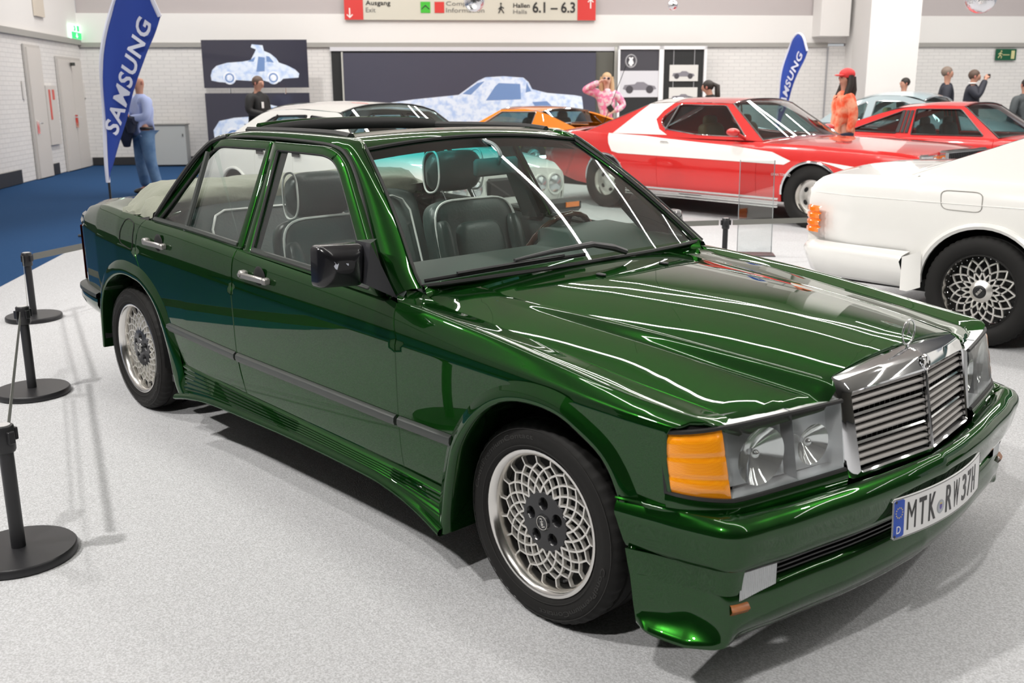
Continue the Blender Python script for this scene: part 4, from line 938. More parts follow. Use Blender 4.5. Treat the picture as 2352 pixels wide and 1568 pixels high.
# steering wheel
woodm=mat('brown_wood',(.075,.022,.010),.22,coat=.8); st_=Vector((-1.085,.37,.785));Rw=Matrix.Rotation(math.radians(-24-90),3,'Y')
Rw=Matrix.Rotation(math.radians(-64),3,'Y')
ring_=[];rad=[]
for i in range(72):
    a=2*PI*i/72; ring_.append(st_+Rw@Vector((.185*cos(a),.185*sin(a),0))); rad.append(.0125+.0016*cos(24*a))
sw=MB().tube(ring_,rad,10,closed=True,up=(Rw@Vector((0,0,1)))).build('steering_wheel',woodm,car,angle=80)
mb=MB()
for a in (0.2,PI-.2,PI*1.5): mb.tube([st_+Rw@Vector((0,0,-.02)),st_+Rw@Vector((.18*sin(a)*-1 if False else .18*cos(a+PI/2),.18*sin(a+PI/2),0))],.009,6)
mb.ell(st_+Rw@Vector((0,0,-.01)),(.045,.045,.045),14,8).tube([st_,st_+Rw@Vector((0,0,-.0))+Vector((.22,0,-.10))],.025,8)
mb.build('steering_hub',BLK,sw)
# inner rear view mirror
rm=MB();Rm=Matrix.Rotation(math.radians(8),3,'Z');rm.box((-1.04,0,1.157),(.028,.245,.066),R=Rm,bev=.010);rm=rm.build('interior_mirror',mat('dark_grey_green_plastic',(.16,.20,.20),.35),car,angle=50)
MB().tube(spl([(-1.03,0,1.165),(-1.02,.005,1.20),(-1.06,.01,1.235),(-1.12,.01,1.250)],4),.008,8).build('mirror_stalk',mat('dark_grey_green_plastic'),rm)
# wiper
def wsp(u,v,o): 
    e=1e-3;p=ws(u,v);n=(ws(u+e,v)-ws(u-e,v)).cross(ws(u,v+e)-ws(u,v-e)).normalized()
    if n.z<0:n=-n
    return p+n*o
bl=[wsp(-.97+.90*i/12,.020+.018*i/12+.02*sin(PI*i/12)*.3,.010) for i in range(13)]
w_=MB().tube(bl,.005,6,sq=(1.4,.8)).tube([p+Vector((0.004,0,.008)) for p in bl[2:11]],.006,6).build('wiper',BLK,car)
MB().tube([wsp(-.52,.045,.028),wsp(-.30,.05,.040),wsp(-.05,.045,.050),wsp(.07,.01,.048),Vector((-.475,.10,.885))],[.006,.009,.012,.014,.012],8,sq=(.9,1.2)).build('wiper_arm',mat('wiper_arm_grey',(.04,.04,.042),.35),w_)
# inner door cards and pillars
dc=mat('dark_green_trim',(.03,.045,.04),.5)
MB().grid([[(x,-.735,.30),(x,-.745,.60),(x,-.745,.84),(x,-.765,cub(ZT,x)-.005)] for x in (-.62,-1.0,-1.5,-2.0,-2.40)]).build('door_card',dc,both,mir=True)
MB().add([(-1.56,-.752,.86),(-1.66,-.752,.86),(-1.685,-.57,1.25),(-1.60,-.57,1.25),(-1.56,-.72,.86),(-1.66,-.72,.86),(-1.685,-.54,1.25),(-1.60,-.54,1.25)],[(0,1,2,3),(7,6,5,4),(0,3,7,4),(1,5,6,2)]).build('inner_pillar',dc,both,mir=True)
MB().box((-1.4,0,.285),(1.9,1.45,.02)).build('cabin_floor',DARK,car)
MB().box((-1.25,0,.40),(.9,.20,.24),bev=.03).build('centre_console',dm,car)
MB().grid([[(-.70,y,.42),(-.62,y,.60),(-.60,y,.83)] for y in (-.7,0,.7)]).build('firewall',DARK,car)
# ---------------------------------------------------------------- other vehicles
def paint(name,col,rough=.25,metal=0): return mat(name,col,rough,metal,1.,.03)
WHITEP=paint('white_paint',(.84,.83,.80)); REDP=paint('red_paint',(.62,.012,.010)); RED2=paint('bright_red_paint',(.66,.015,.015)); ORP=paint('orange_paint',(.90,.25,.005)); BLUP=paint('pale_blue_grey_paint',(.30,.38,.41)); CREAM=paint('cream_white_paint',(.86,.86,.82))
DGL=glassmat('tinted_car_glass',(.42,.55,.55),1.6)
PROF=[(0,.94),(.12,.975),(.45,1.0),(.75,.995),(.92,.975),(1,.94)]
def gwheel(root,x,y,z,R,rr,s,style,w=.10):
    t=tyre(R,rr,w).build('wheel',TYRE,root,angle=50)
    rim=MB().lathe([(rr-.012,-.10),(rr-.02,.02),(rr-.01,.06),(rr,.085),(rr+.004,.083)],40).build('wheel_rim',POL if style!='plain' else SILV,t,angle=50)
    mb=MB()
    if style=='lattice':
        N=16;zf=.045;ro=rr-.030;ri=.055
        for k in range(N):
            a=2*PI*k/N
            for sg in (-1,1):
                b=a+sg*2*2*PI/N;prev=None
                for j in range(6):
                    tt=j/5;r=ro+(ri-ro)*tt;aa=a+(b-a)*tt*.9;q=Vector((r*cos(aa),r*sin(aa),zf+.004+.012*sin(PI*tt)))
                    if prev is not None: mb.tube([prev,q],.0065,5,caps=False)
                    prev=q
        mb.lathe([(ri+.01,zf+.014),(.045,zf+.03),(.038,zf+.034)],24);mb.build('lattice_spokes',SILV,t,angle=50)
        b0=None
        for k in range(36):
            a=2*PI*k/36
            if b0 is None: b0=MB().ell((0,0,0),(.005,.005,.006),6,4).build('rim_bolt',CHR,t);bb=b0
            else: bb=b0.copy();COL.objects.link(bb)
            bb.location=((rr-.022)*cos(a),(rr-.022)*sin(a),.052)
        MB().lathe([(0,zf+.040),(.028,zf+.040),(.038,zf+.033)],24).build('centre_cap',BLK,t)
        vs,fs=fit_text('BBS',.042,.014,.001,.01,Matrix.Translation((0,0,zf+.041))@Matrix.Rotation(.9,4,'Z'));MB().add(vs,fs).build('cap_lettering',SILV,t,smooth=False)
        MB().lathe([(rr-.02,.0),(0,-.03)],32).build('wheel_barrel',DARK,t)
    elif style=='slot':
        mb.lathe([(rr-.018,.03),(rr-.05,.02),(.09,.035),(.07,.05),(.045,.055),(0,.056)],36).build('wheel_disc',SILV,t,angle=50)
        h=MB()
        for k in range(5): a=2*PI*k/5;h.ell((.115*cos(a),.115*sin(a),.032),(.022,.030,.010),12,6,Matrix.Rotation(a,3,'Z'))
        h.build('wheel_slots',DARK,t)
    else:
        mb.lathe([(rr-.018,.03),(rr-.05,.02),(.09,.035),(.07,.05),(.045,.055),(0,.056)],36).build('wheel_disc',CHR,t,angle=50)
    Mx=Matrix(((1,0,0,x),(0,0,-s,y),(0,s,0,z),(0,0,0,1)));t.matrix_local=Mx
    return t
def gcar(root,c):
    W_=lambda x:pl(c['w'],x); ZS=lambda x:cub(c['zs'],x); ZB=lambda x:pl(c['zb'],x); m=c['m']; cr=c.get('crown',.05)
    pr=c.get('prof',PROF)
    def sd(x,v): return (x,-W_(x)*cub(pr,v),ZB(x)+(ZS(x)-ZB(x))*v)
    both_=(root,root)
    def V(x,z): return (z-ZB(x))/(ZS(x)-ZB(x))
    xr,xf=c['x']; cuts=[xr]+c['doors']+[xf]
    for i in range(len(cuts)-1):
        a,b=cuts[i]+.003,cuts[i+1]-.003;top=[(a+(b-a)*k/16,1) for k in range(17)];bot=[]
        k=0;xs=[b-(b-a)*j/60 for j in range(61)]
        for x in xs:
            z=ZB(x)
            for cx,cz,r in c['arch']:
                if abs(x-cx)<r: z=max(z,cz+math.sqrt(max(r*r-(x-cx)**2,0)))
            bot.append((x,V(x,min(z,ZS(x)-.02))))
        o=top+bot
        # drop duplicates
        nm=c.get('pn',['rear_fender','door','front_fender'])[i] if i<3 else 'front_fender'
        patch(nm,o,sd,m,both_,.09,out=(0,-1,.2),mir=True,step=.05,flange=.02)
    def deck(x0,x1,name,n=12,drop=0):
        rows=[]
        for i in range(n+1):
            x=x0+(x1-x0)*i/n;w=W_(x)*cub(pr,1);rows.append([Vector((x,w*t,ZS(x)+cr*(1-abs(t)**2.5))) for t in [-1+2*k/14 for k in range(15)]])
        return MB().grid(rows if x1>x0 else rows[::-1]).build(name,m,root,angle=60)
    cb=c['cab'];deck(cb['hood'],xf,'bonnet')
    if cb['trunk']>xr: deck(xr,cb['trunk'],'boot_lid')
    # end faces
    for x,nm,sgn in ((xf,'nose_panel',1),(xr,'tail_panel',-1)):
        w=W_(x)*.94;zt=ZS(x);zb=ZB(x);bulge=c.get('bulge',.05)
        rows=[[Vector((x+sgn*(bulge*(1-(k/6-1)**2 if True else 0)*.0+bulge*sin(PI*min(j/4,1)*.5)*(1-(abs(k-6)/6)**3)),w*(k-6)/6,zt+(cr*(1-(abs(k-6)/6)**2.5) if j==0 else 0)+(zb-zt)*j/4)) for k in range(13)] for j in range(5)]
        MB().grid(rows if sgn<0 else [r[::-1] for r in rows]).build(nm,m,root,angle=50)
    # cabin
    wb,wr,zb0,zr=cb['wb'],cb['wr'],cb['zb'],cb['zr']
    def cab(x,z): return (x,-(wb+(wr-wb)*((z-zb0)/(zr-zb0))),z)
    hl=[smoothpoly(h,.03) for h in cb['win']]
    patch('cabin_side',smoothpoly(cb['out'],.02),cab,cb.get('m',m),both_,.08,out=(0,-1,.3),mir=True,step=.04,holes=hl,flange=.03)
    for h in hl:
        MB().add([Vector(cab(p[0],p[1]))+Vector((0,.014,0)) for p in h],[tuple(range(len(h)))]).build('side_window',DGL,both_,mir=True,smooth=False)
        MB().tube([Vector(cab(p[0],p[1]))+Vector((0,-.004,0)) for p in h],.009 if 'fr' in cb else .006,6,closed=True).build('window_frame',cb.get('frm',CHR),both_,mir=True)
    rf=cb['roof'] # list of (x,z) along the roof top edge
    rows=[]
    for x,z in [tuple(p[:2]) for p in spl([(a,b,0) for a,b in rf],4)]:
        y=-cab(x,z)[1];rows.append([Vector((x,y*t,z+cb.get('rc',.035)*(1-abs(t)**2.6))) for t in [-1+2*k/12 for k in range(13)]])
    MB().grid(rows).build('roof',cb.get('rm',m),root,angle=60)
    def screen(top,bot,nm,bow):
        rows=[]
        for k in range(9):
            t=-1+2*k/8; a=Vector((top[0],-cab(*top)[1]*t*.985,top[1]+cb.get('rc',.035)*(1-abs(t)**2.6)));b=Vector((bot[0]+bow*(1-t*t),-cab(*bot)[1]*t*.985,bot[1]+cr*.7*(1-t*t)));rows.append([a.lerp(b,j/4) for j in range(5)])
        MB().grid(rows).build(nm,DGL,root,angle=60)
        ed=[r[0] for r in rows]+rows[-1][1:]+[r[-1] for r in rows[::-1]][1:]+rows[0][::-1][1:-1]
        MB().tube(ed,.009,6,closed=True).build(nm+'_trim',cb.get('frm',CHR),root)
    screen(cb['ws'][0],cb['ws'][1],'windscreen',.12)
    if cb.get('bl'): screen(cb['bl'][0],cb['bl'][1],'rear_screen',-.08)
    # interior: seats and dark tub
    mb=MB();xs=cb.get('seatx',-1.5)
    for y in (-.36,.36):
        vs,fs=pad((xs-.1,y,zb0-.12),.07,.22,.28,Matrix.Rotation(-.25,3,'Y'),.35,16,10);mb.add(vs,fs);vs,fs=pad((xs-.17,y,zb0+.18),.045,.12,.07,None,.6,14,8);mb.add(vs,fs)
    mb.build('seats',c.get('seatm',mat('dark_seat',(.03,.03,.032),.5)),root,angle=70)
    MB().box(((xr+xf)/2,0,.30),(xf-xr-.4,W_(-1.5)*1.5,.14)).box((cb['ws'][1][0]-.25,0,zb0-.06),(.35,wb*1.7,.1)).build('cabin_floor',DARK,root)
    for cx,cz,r in c['arch']:
        rows=[[(cx+(r+.005)*cos(a),yy,cz+(r+.005)*sin(a)) for yy in (-W_(cx)*.96,-W_(cx)*.5)] for a in [PI*i/16 for i in range(17)]]
        MB().grid(rows).build('wheel_arch_liner',DARK,both_,mir=True)
        MB().box((cx,-W_(cx)*.5,cz+r*.3),(2*r,.02,r*1.5)).build('wheel_arch_inner',DARK,both_,mir=True)
        lip=[Vector(sd(cx+r*cos(a),V(cx+r*cos(a),cz+r*sin(a))))+Vector((0,-.004,0)) for a in [PI*i/24+.001 for i in range(25)] if cz+r*sin(a)>ZB(cx+r*cos(a))]
        MB().tube(lip,c.get('lipr',.010),6).build('arch_lip',c.get('lipm',m),both_,mir=True)
    for cx,R,rr,sty,off in c['wheels']:
        for s in (-1,1): gwheel(root,cx,s*(W_(cx)*.97-off),R,R,rr,-s*-1 if False else (1 if s<0 else -1),sty,c.get('tw',.10))
    return sd,V,cab
# ---- red and white coupe
T=thing('car','red coupe with a wide white side stripe running up over its rear roof pillar','car',(-3.889,7.947,0))
sd,V,cab=gcar(T,dict(w=[(-4.15,.80),(-3.9,.90),(-3.0,.97),(0,.97),(.7,.93),(1.1,.84)],zs=[(-4.15,.88),(-3.6,.94),(-2.9,.925),(-2.4,.915),(-1.5,.885),(-.7,.875),(0,.865),(.8,.83),(1.12,.79)],zb=[(-4.15,.45),(-3.5,.30),(-3.2,.27),(.5,.25),(1.1,.42)],
 crown=.05,m=REDP,x=(-4.15,1.12),doors=[-2.08,-.68],arch=[(0,.34,.36),(-2.92,.34,.34)],lipm=CHR,lipr=.014,wheels=[(0,.335,.19,'slot',.09),(-2.92,.335,.19,'slot',.09)],tw=.115,seatm=mat('tan_seat',(.30,.13,.05),.5),
 cab=dict(hood=-.78,trunk=-3.45,wb=.83,wr=.62,zb=.90,zr=1.28,rc=.055,out=[(-.70,.89,0),(-1.27,1.285,.03),(-1.9,1.30,.05),(-2.48,1.285,.12),(-2.85,1.12,.2),(-3.50,.90,0)],
  win=[[(-.93,.925,.02),(-1.34,1.265,.03),(-2.02,1.275,.05),(-2.24,1.10,.12),(-2.12,.99,.1),(-1.6,.935,.1)]],roof=[(-1.25,1.285),(-1.5,1.297),(-1.9,1.302),(-2.2,1.30),(-2.46,1.287)],ws=((-1.26,1.285),(-.70,.895)),bl=((-2.46,1.287),(-3.40,.93)),seatx=-1.6)))
def decal(poly,f,Vf,name,m,root,o=.004,mir=True):
    g=offs(f,o);patch(name,[(x,Vf(x,z)) for x,z in resample(poly,.05)],g,m,(root,root),.08,out=(0,-1,.2),mir=mir,step=.05,flange=.0)
decal([(-2.90,.925),(-2.86,.80),(-2.80,.71),(-2.69,.69),(-1.3,.672),(-.33,.658),(-.25,.70),(-.49,.785),(-1.01,.83),(-1.55,.858),(-2.05,.885),(-2.3,.905)],sd,V,'white_stripe',WHITEP,T)
decal([(-.33,.668),(-.2,.70),(.0,.716),(.17,.705),(.66,.648),(.4,.652),(.28,.66),(.15,.70),(0,.71),(-.15,.705),(-.3,.66)][:0] or [(.02,.718),(.30,.690),(.75,.640),(.36,.640),(.24,.672),(.08,.71)],sd,V,'white_stripe_front',WHITEP,T)
decal([(-2.48,1.28),(-2.10,1.297),(-2.23,1.20),(-2.30,1.10),(-2.20,.985),(-2.05,.92),(-2.92,.92),(-2.62,1.17)],lambda x,z:cab(x,z),lambda x,z:z,'white_pillar_stripe',WHITEP,T)
mb=MB();rows=[]
for x in (-2.10,-2.2,-2.3,-2.4,-2.47): z=pl([(-2.47,1.286),(-2.2,1.30),(-1.9,1.302)],x);y=-cab(x,z)[1];rows.append([Vector((x,y*t,z+.003+.055*(1-abs(t)**2.6))) for t in [-1+2*k/12 for k in range(13)]])
mb.grid(rows[::-1]).build('roof_white_band',WHITEP,T)
mb=MB()
for k in range(4): mb.grid([[(x,-.955-.012+.004*(k%2),.312-.028*k-.010*(x+2.5)/1.5),(x,-.968-.012+.004*(k%2),.292-.028*k-.010*(x+2.5)/1.5)] for x in (-2.56,-1.5,-.38)])
mb.build('chrome_sill',mat('satin_chrome',(.75,.76,.76),.2,.9),(T,T),mir=True)
MB().ell((-.98,-1.00,.985),(.085,.055,.045),16,10).tube([(-.95,-.95,.96),(-.90,-.87,.91)],.02,8).build('door_mirror',REDP,(T,T),mir=True)
MB().box((-1.98,-.955,.845),(.13,.012,.022),bev=.004).build('door_handle',CHR,(T,T),mir=True)
MB().tube([(-2.02,cab(-2.0,1.27)[1]-.004,1.272),(-2.10,cab(-2.1,.975)[1]-.006,.975)],.010,6).build('window_divider',CHR,(T,T),mir=True)
MB().box((1.16,0,.74),(.10,.95,.20),bev=.02).build('radiator_frame',CHR,T);mb=MB()
for k in range(22): mb.box((1.215,-.42+.04*k,.74),(.01,.008,.15))
mb.build('radiator_bars',BLK,T,smooth=False)
mb=MB()
for y in (-.72,-.56): mb.lathe([(0,.02),(.05,.015),(.065,0),(.072,-.02)],20,basis((1.12,y,.72),(0,1,0),(0,0,1)))
mb.build('headlamp',CLR and mat('lamp_glass_silver',(.7,.72,.74),.15,.7),(T,T),mir=True);MB().box((1.10,-.64,.72),(.06,.36,.18),bev=.02).build('headlamp_bezel',CHR,(T,T),mir=True)
MB().box((1.24,0,.50),(.10,1.80,.13),bev=.03).build('front_bumper',CHR,T);MB().box((-4.24,0,.52),(.10,1.75,.13),bev=.03).build('rear_bumper',CHR,T)
vs,fs=fit_text('GRAN TORINO',.24,.028,.003,.01,basis((-.36,-.972,.55),(1,0,0),(0,0,1)));MB().add(vs,fs).build('fender_lettering',CHR,T,smooth=False)
MB().tube([(-3.35,-.55,.97),(-3.0,-.50,1.75)],.004,5).build('aerial',BLK,T)
# ---- white coupe at the right edge
Sx=thing('car','white coupe with lowered bodywork and silver lattice wheels at the right edge','car',(2.352,4.069,0))
sd,V,cab=gcar(Sx,dict(w=[(-4.0,.80),(-3.7,.88),(-3.3,.90),(-2.85,.905),(-1,.90),(.3,.90),(.85,.80)],zs=[(-4.02,.85),(-3.93,.905),(-3.7,.925),(-3.24,.935),(-2.7,.93),(-1.5,.90),(0,.86),(.85,.78)],zb=[(-4.02,.45),(-3.3,.45),(-3.25,.30),(.3,.25),(.85,.4)],
 crown=.045,m=WHITEP,x=(-4.02,.85),doors=[-2.15,-.75],arch=[(0,.33,.37),(-2.85,.325,.365)],lipr=.020,wheels=[(0,.315,.215,'lattice',.08),(-2.85,.315,.215,'lattice',.07)],tw=.115,prof=[(0,.96),(.12,.985),(.45,1.0),(.72,.995),(.9,.972),(1,.925)],
 cab=dict(hood=-.65,trunk=-3.30,wb=.80,wr=.60,zb=.93,zr=1.33,rc=.05,frm=WHITEP,out=[(-.60,.90,0),(-1.35,1.33,.1),(-2.3,1.345,.2),(-3.38,.925,0)],win=[[(-.95,.95,.03),(-1.45,1.30,.05),(-2.15,1.30,.1),(-2.62,.955,.02)]],roof=[(-1.33,1.33),(-1.8,1.35),(-2.28,1.338)],ws=((-1.33,1.33),(-.60,.90)),bl=((-2.28,1.338),(-3.36,.94)),seatx=-1.6)))
def sbox(pts,name,m,root,angle=40): MB().grid(pts).build(name,m,(root,root),mir=True,angle=angle)
rows=[]
for x,y in ((-4.08,0),(-4.08,-.5),(-4.06,-.70),(-4.02,-.80),(-3.94,-.87),(-3.8,-.90),(-3.5,-.925),(-3.30,-.935)):
    zo=0;rows.append([(x*(.992),y*.96,.50),(x,y,.475),(x*1.004,y*1.01,.44),(x*1.0,y*.995,.385),(x*.992,y*.975,.30 if x<-3.35 else .29),(x*.98,y*.9,.27)])
sbox([[Vector(p) for p in r] for r in rows],'rear_bumper',WHITEP,Sx,60)
sbox([[Vector(p) for p in r] for r in [[(-3.30,-.935,.47),(-3.30,-.93,.27)],[(-3.22,-.945,.50),(-3.30+.05,-.94,.27)],[(-3.19,-.93,.52),(-3.18,-.92,.30)]]],'bumper_corner',WHITEP,Sx,60)
rows=[]
for x,y in ((-4.035,-.62),(-4.03,-.76),(-4.0,-.815),(-3.95,-.858),(-3.875,-.885)):
    rows.append([Vector((x-(.012 if k%4<3 else -.0),y-(.008 if k%4<3 else 0),.555+.165*k/15)) for k in range(16)])
sbox(rows,'tail_lamp',mat('orange_tail_lens',(.95,.22,.01),.15,coat=1),Sx,30)
MB().tube([Vector(offs(sd,.001)(p.x,p.y)) for p in resample(smoothpoly([(-3.13,V(-3.13,.87)),(-2.89,V(-2.89,.87)),(-2.88,V(-2.88,.76)),(-3.11,V(-3.11,.765))],.05),.03)],.003,5,closed=True).build('fuel_flap_gap',mat('gap_grey',(.35,.34,.32),.7),Sx)
MB().tube([Vector(offs(sd,.0)(x,V(x,.80))) for x in [-3.97+.1*i for i in range(40)]],.004,5).build('side_crease',WHITEP,(Sx,Sx),mir=True)
# ---- cream white saloon with twin round lamps
Wc=thing('car','white saloon with twin round headlamps standing behind the green car','car',(-5.393,3.378,0))
sd,V,cab=gcar(Wc,dict(w=[(-3.85,.68),(-3.6,.76),(-2.9,.81),(0,.81),(.55,.78),(.72,.70)],zs=[(-3.85,.80),(-3.5,.86),(-2.9,.92),(-2.2,.945),(-1.0,.93),(0,.88),(.55,.80),(.72,.74)],zb=[(-3.85,.42),(-3.3,.28),(.3,.24),(.72,.42)],
 crown=.05,m=CREAM,x=(-3.85,.72),doors=[-2.25,-1.5,-.55],pn=['rear_fender','rear_door','front_door'],arch=[(0,.30,.34),(-2.70,.32,.35)],lipr=.014,wheels=[(0,.30,.17,'plain',.08),(-2.70,.30,.17,'plain',.08)],
 cab=dict(hood=-.50,trunk=-3.05,wb=.72,wr=.56,zb=.93,zr=1.25,rc=.075,frm=BLK,fr=1,out=[(-.50,.93,0),(-1.0,1.25,.08),(-1.8,1.275,.1),(-2.42,1.25,.15),(-3.10,.93,0)],win=[[(-.80,.96,.03),(-1.10,1.19,.06),(-1.48,1.215,.02),(-1.46,.96,.01)],[(-1.56,.96,.01),(-1.56,1.218,.02),(-2.15,1.205,.08),(-2.72,.96,.02)]],roof=[(-.98,1.25),(-1.4,1.27),(-1.8,1.277),(-2.4,1.25)],ws=((-.99,1.25),(-.50,.93)),bl=((-2.40,1.25),(-3.05,.94)),seatx=-1.5)))
MB().tube([(-2.10,cab(-2.1,1.21)[1]-.008,1.215),(-2.27,cab(-2.2,.96)[1]-.008,.95)],.014,6).build('window_divider',BLK,(Wc,Wc),mir=True)
for y,r in ((-.56,.082),(-.38,.078)):
    mb=MB().lathe([(r*1.25,-.06),(r*1.22,.012),(r*1.05,.010),(r*.98,-.02)],24,basis((.74,y,.625),(0,1,0),(0,0,1)));mb.build('lamp_ring',BLK if False else CREAM,(Wc,Wc),mir=True)
    MB().lathe([(0,.018),(r*.5,.012),(r*.9,0),(r,-.012)],24,basis((.745,y,.625),(0,1,0),(0,0,1))).build('round_headlamp',mat('lamp_glass_silver'),(Wc,Wc),mir=True)
MB().box((.755,0,.63),(.05,.54,.17),bev=.02).build('radiator_grille',BLK,Wc)
MB().box((.80,0,.43),(.12,1.62,.12),bev=.03).build('front_bumper',BLK,Wc);MB().box((-3.93,0,.43),(.12,1.55,.12),bev=.03).build('rear_bumper',BLK,Wc)
MB().box((.865,-.66,.44),(.02,.16,.045)).build('bumper_indicator',mat('orange_tail_lens'),(Wc,Wc),mir=True)
for x in (-1.42,-2.12): MB().box((x-.0,-.815,.855),(.13,.02,.045),bev=.006).build('door_handle',BLK,(Wc,Wc),mir=True)
MB().box((-.62,-.89,.98),(.09,.16,.10),bev=.02).build('door_mirror',BLK,(Wc,Wc),mir=True)
# ---- red coupe behind
Rc=thing('car','red fastback coupe with thick black window pillars, behind the white coupe','car',(-3.0,12.0,0))
sd,V,cab=gcar(Rc,dict(w=[(-3.6,.70),(-3.3,.80),(-2.6,.86),(0,.86),(.6,.82),(.9,.70)],zs=[(-3.6,.80),(-3.0,.83),(-2.0,.815),(-.9,.80),(0,.79),(.6,.74),(.9,.68)],zb=[(-3.6,.42),(-3.2,.28),(.4,.25),(.9,.4)],
 crown=.045,m=RED2,x=(-3.6,.9),doors=[-2.05,-.75],arch=[(0,.30,.35),(-2.45,.30,.35)],wheels=[(0,.30,.18,'slot',.08),(-2.45,.30,.18,'slot',.08)],
 cab=dict(hood=-.72,trunk=-3.2,wb=.80,wr=.60,zb=.81,zr=1.21,rc=.045,frm=BLK,fr=1,out=[(-.70,.80,0),(-1.27,1.21,.05),(-1.7,1.225,.1),(-2.25,1.17,.3),(-3.3,.82,0)],win=[[(-.90,.83,.03),(-1.30,1.17,.04),(-1.93,1.17,.02),(-1.90,.83,.01)],[(-2.13,.84,.01),(-2.10,1.15,.03),(-2.85,.86,.03)]],roof=[(-1.25,1.21),(-1.5,1.222),(-1.8,1.22),(-2.2,1.185)],ws=((-1.27,1.21),(-.70,.81)),bl=((-2.2,1.185),(-3.2,.85)),seatx=-1.75)))
mb=MB()
for x in (-2.095,-2.035,-1.975): mb.box((x,-.71,1.0),(.045,.02,.34),R=Matrix.Rotation(math.radians(-27),3,'X'))
mb.build('pillar_slats',BLK,(Rc,Rc),mir=True)
# ---- pale blue beetle-like car
Bt=thing('car','pale blue-grey rounded small car behind the red fastback coupe','car',(-5.25,14.75,0))
sd,V,cab=gcar(Bt,dict(w=[(-3.3,.40),(-3.0,.62),(-2.4,.72),(-.6,.72),(.2,.62),(.6,.40)],zs=[(-3.3,.55),(-3.0,.78),(-2.75,.87),(-2.0,.89),(-.6,.90),(0,.86),(.4,.72),(.6,.5)],zb=[(-3.3,.4),(-3,.3),(.3,.3),(.6,.4)],
 crown=.10,m=BLUP,x=(-3.3,.6),doors=[-1.95,-.85],arch=[(0,.32,.36),(-2.45,.32,.36)],wheels=[(0,.32,.19,'plain',.02),(-2.45,.32,.19,'plain',.02)],seatm=mat('cream_seat',(.55,.52,.25),.6),
 cab=dict(hood=-.62,trunk=-2.75,wb=.66,wr=.48,zb=.89,zr=1.34,rc=.07,out=[(-.62,.90,0),(-.93,1.24,.06),(-1.35,1.335,.12),(-1.85,1.335,.12),(-2.3,1.20,.15),(-2.6,1.05,.12),(-2.83,.87,0)],win=[[(-.92,.93,.03),(-1.05,1.17,.05),(-1.30,1.24,.05),(-1.80,1.25,.02),(-1.82,.93,.02)],[(-1.97,.93,.02),(-1.95,1.24,.04),(-2.25,1.12,.08),(-2.52,.95,.06)]],roof=[(-.95,1.26),(-1.15,1.315),(-1.4,1.338),(-1.8,1.335),(-2.05,1.29),(-2.25,1.22)],ws=((-.94,1.25),(-.64,.91)),bl=((-2.25,1.22),(-2.75,.93)),seatx=-1.5)))
# ---- orange sports car facing the other way
Vt=thing('car','orange low sports coupe in front of the large dark car poster','car',(-12.9,10.05,0),PI)
sd,V,cab=gcar(Vt,dict(w=[(-3.5,.72),(-3.2,.84),(-2.3,.88),(-1.2,.84),(0,.88),(.8,.80),(1.05,.6)],zs=[(-3.5,.76),(-3.0,.86),(-2.4,.88),(-1.3,.82),(-.5,.84),(0,.86),(.7,.70),(1.05,.52)],zb=[(-3.5,.45),(-3.2,.28),(.5,.25),(1.05,.4)],
 crown=.04,m=ORP,x=(-3.5,1.05),doors=[-2.0,-.9],arch=[(0,.33,.36),(-2.49,.33,.36)],wheels=[(0,.33,.19,'plain',.08),(-2.49,.33,.19,'plain',.08)],
 cab=dict(hood=-.80,trunk=-3.15,wb=.74,wr=.56,zb=.85,zr=1.13,rc=.045,out=[(-.80,.85,0),(-1.36,1.135,.05),(-2.0,1.15,.1),(-2.45,1.10,.2),(-3.45,.84,0)],win=[[(-1.02,.875,.02),(-1.40,1.10,.02),(-2.28,1.11,.04),(-2.30,.875,.02)]],roof=[(-1.34,1.135),(-1.7,1.15),(-2.2,1.135),(-2.4,1.11)],ws=((-1.36,1.135),(-.80,.86)),bl=((-2.40,1.11),(-2.60,.90)),seatx=-1.8)))
# ---------------------------------------------------------------- things in the hall
def wallM(r,z,off): # matrix: x along the back wall (to the right), y up, z out of the wall
    o=hw(r,bd(r)-off,z); xd=(hw(1,bd(1))-hw(0,bd(0))).normalized(); return basis(o,xd,(0,0,1))
def lwM(d,z,off):
    o=lw(d,off,z); xd=(lw(10)-lw(9)).normalized(); return basis(o,xd,(0,0,1))
def plateb(pts,M_,th,name,m,parent=None,bev=0): return MB().prism(pts,th,M_).build(name,m,parent,smooth=False)
def rect(x0,y0,x1,y1): return [(x0,y0),(x1,y0),(x1,y1),(x0,y1)]
POST=mat('dark_blue_black_print',(.035,.035,.055),.12,coat=.6); PNAVY=mat('slate_print',(.055,.055,.085),.5)
xray=mat('pale_blue_print',(.72,.80,.93),.5,noise=(9,(.42,.56,.84),.32,.55)); xr2=mat('mid_blue_print',(.16,.27,.52),.5); xr3=mat('very_pale_print',(.85,.89,.97),.5,noise=(7,(.50,.62,.85),.35,.5)); inkb=mat('grey_ink',(.06,.055,.065),.6)
def silh(M_,name,par,body,holes,wheels,th=.004,sc=1,m1=xray):
    b=plateb(body,M_,th,name,m1,par)
    for h in holes: plateb(h,M_@Matrix.Translation((0,0,th)),.002,name+'_window',xr2 if m1 is xray else inkb,par)
    for x,y,r in wheels:
        for k,(q,mm) in enumerate(((1,xr3 if m1 is xray else inkb),(.72,xr2 if m1 is xray else mat('print_grey')),(.5,xr3 if m1 is xray else inkb))):
            plateb([(x+r*q*cos(2*PI*i/24),y+r*q*sin(2*PI*i/24)) for i in range(24)],M_@Matrix.Translation((0,0,th+.001+.0015*k)),.0015,name+'_wheel',mm,par)
mat('print_grey',(.35,.35,.37),.6)
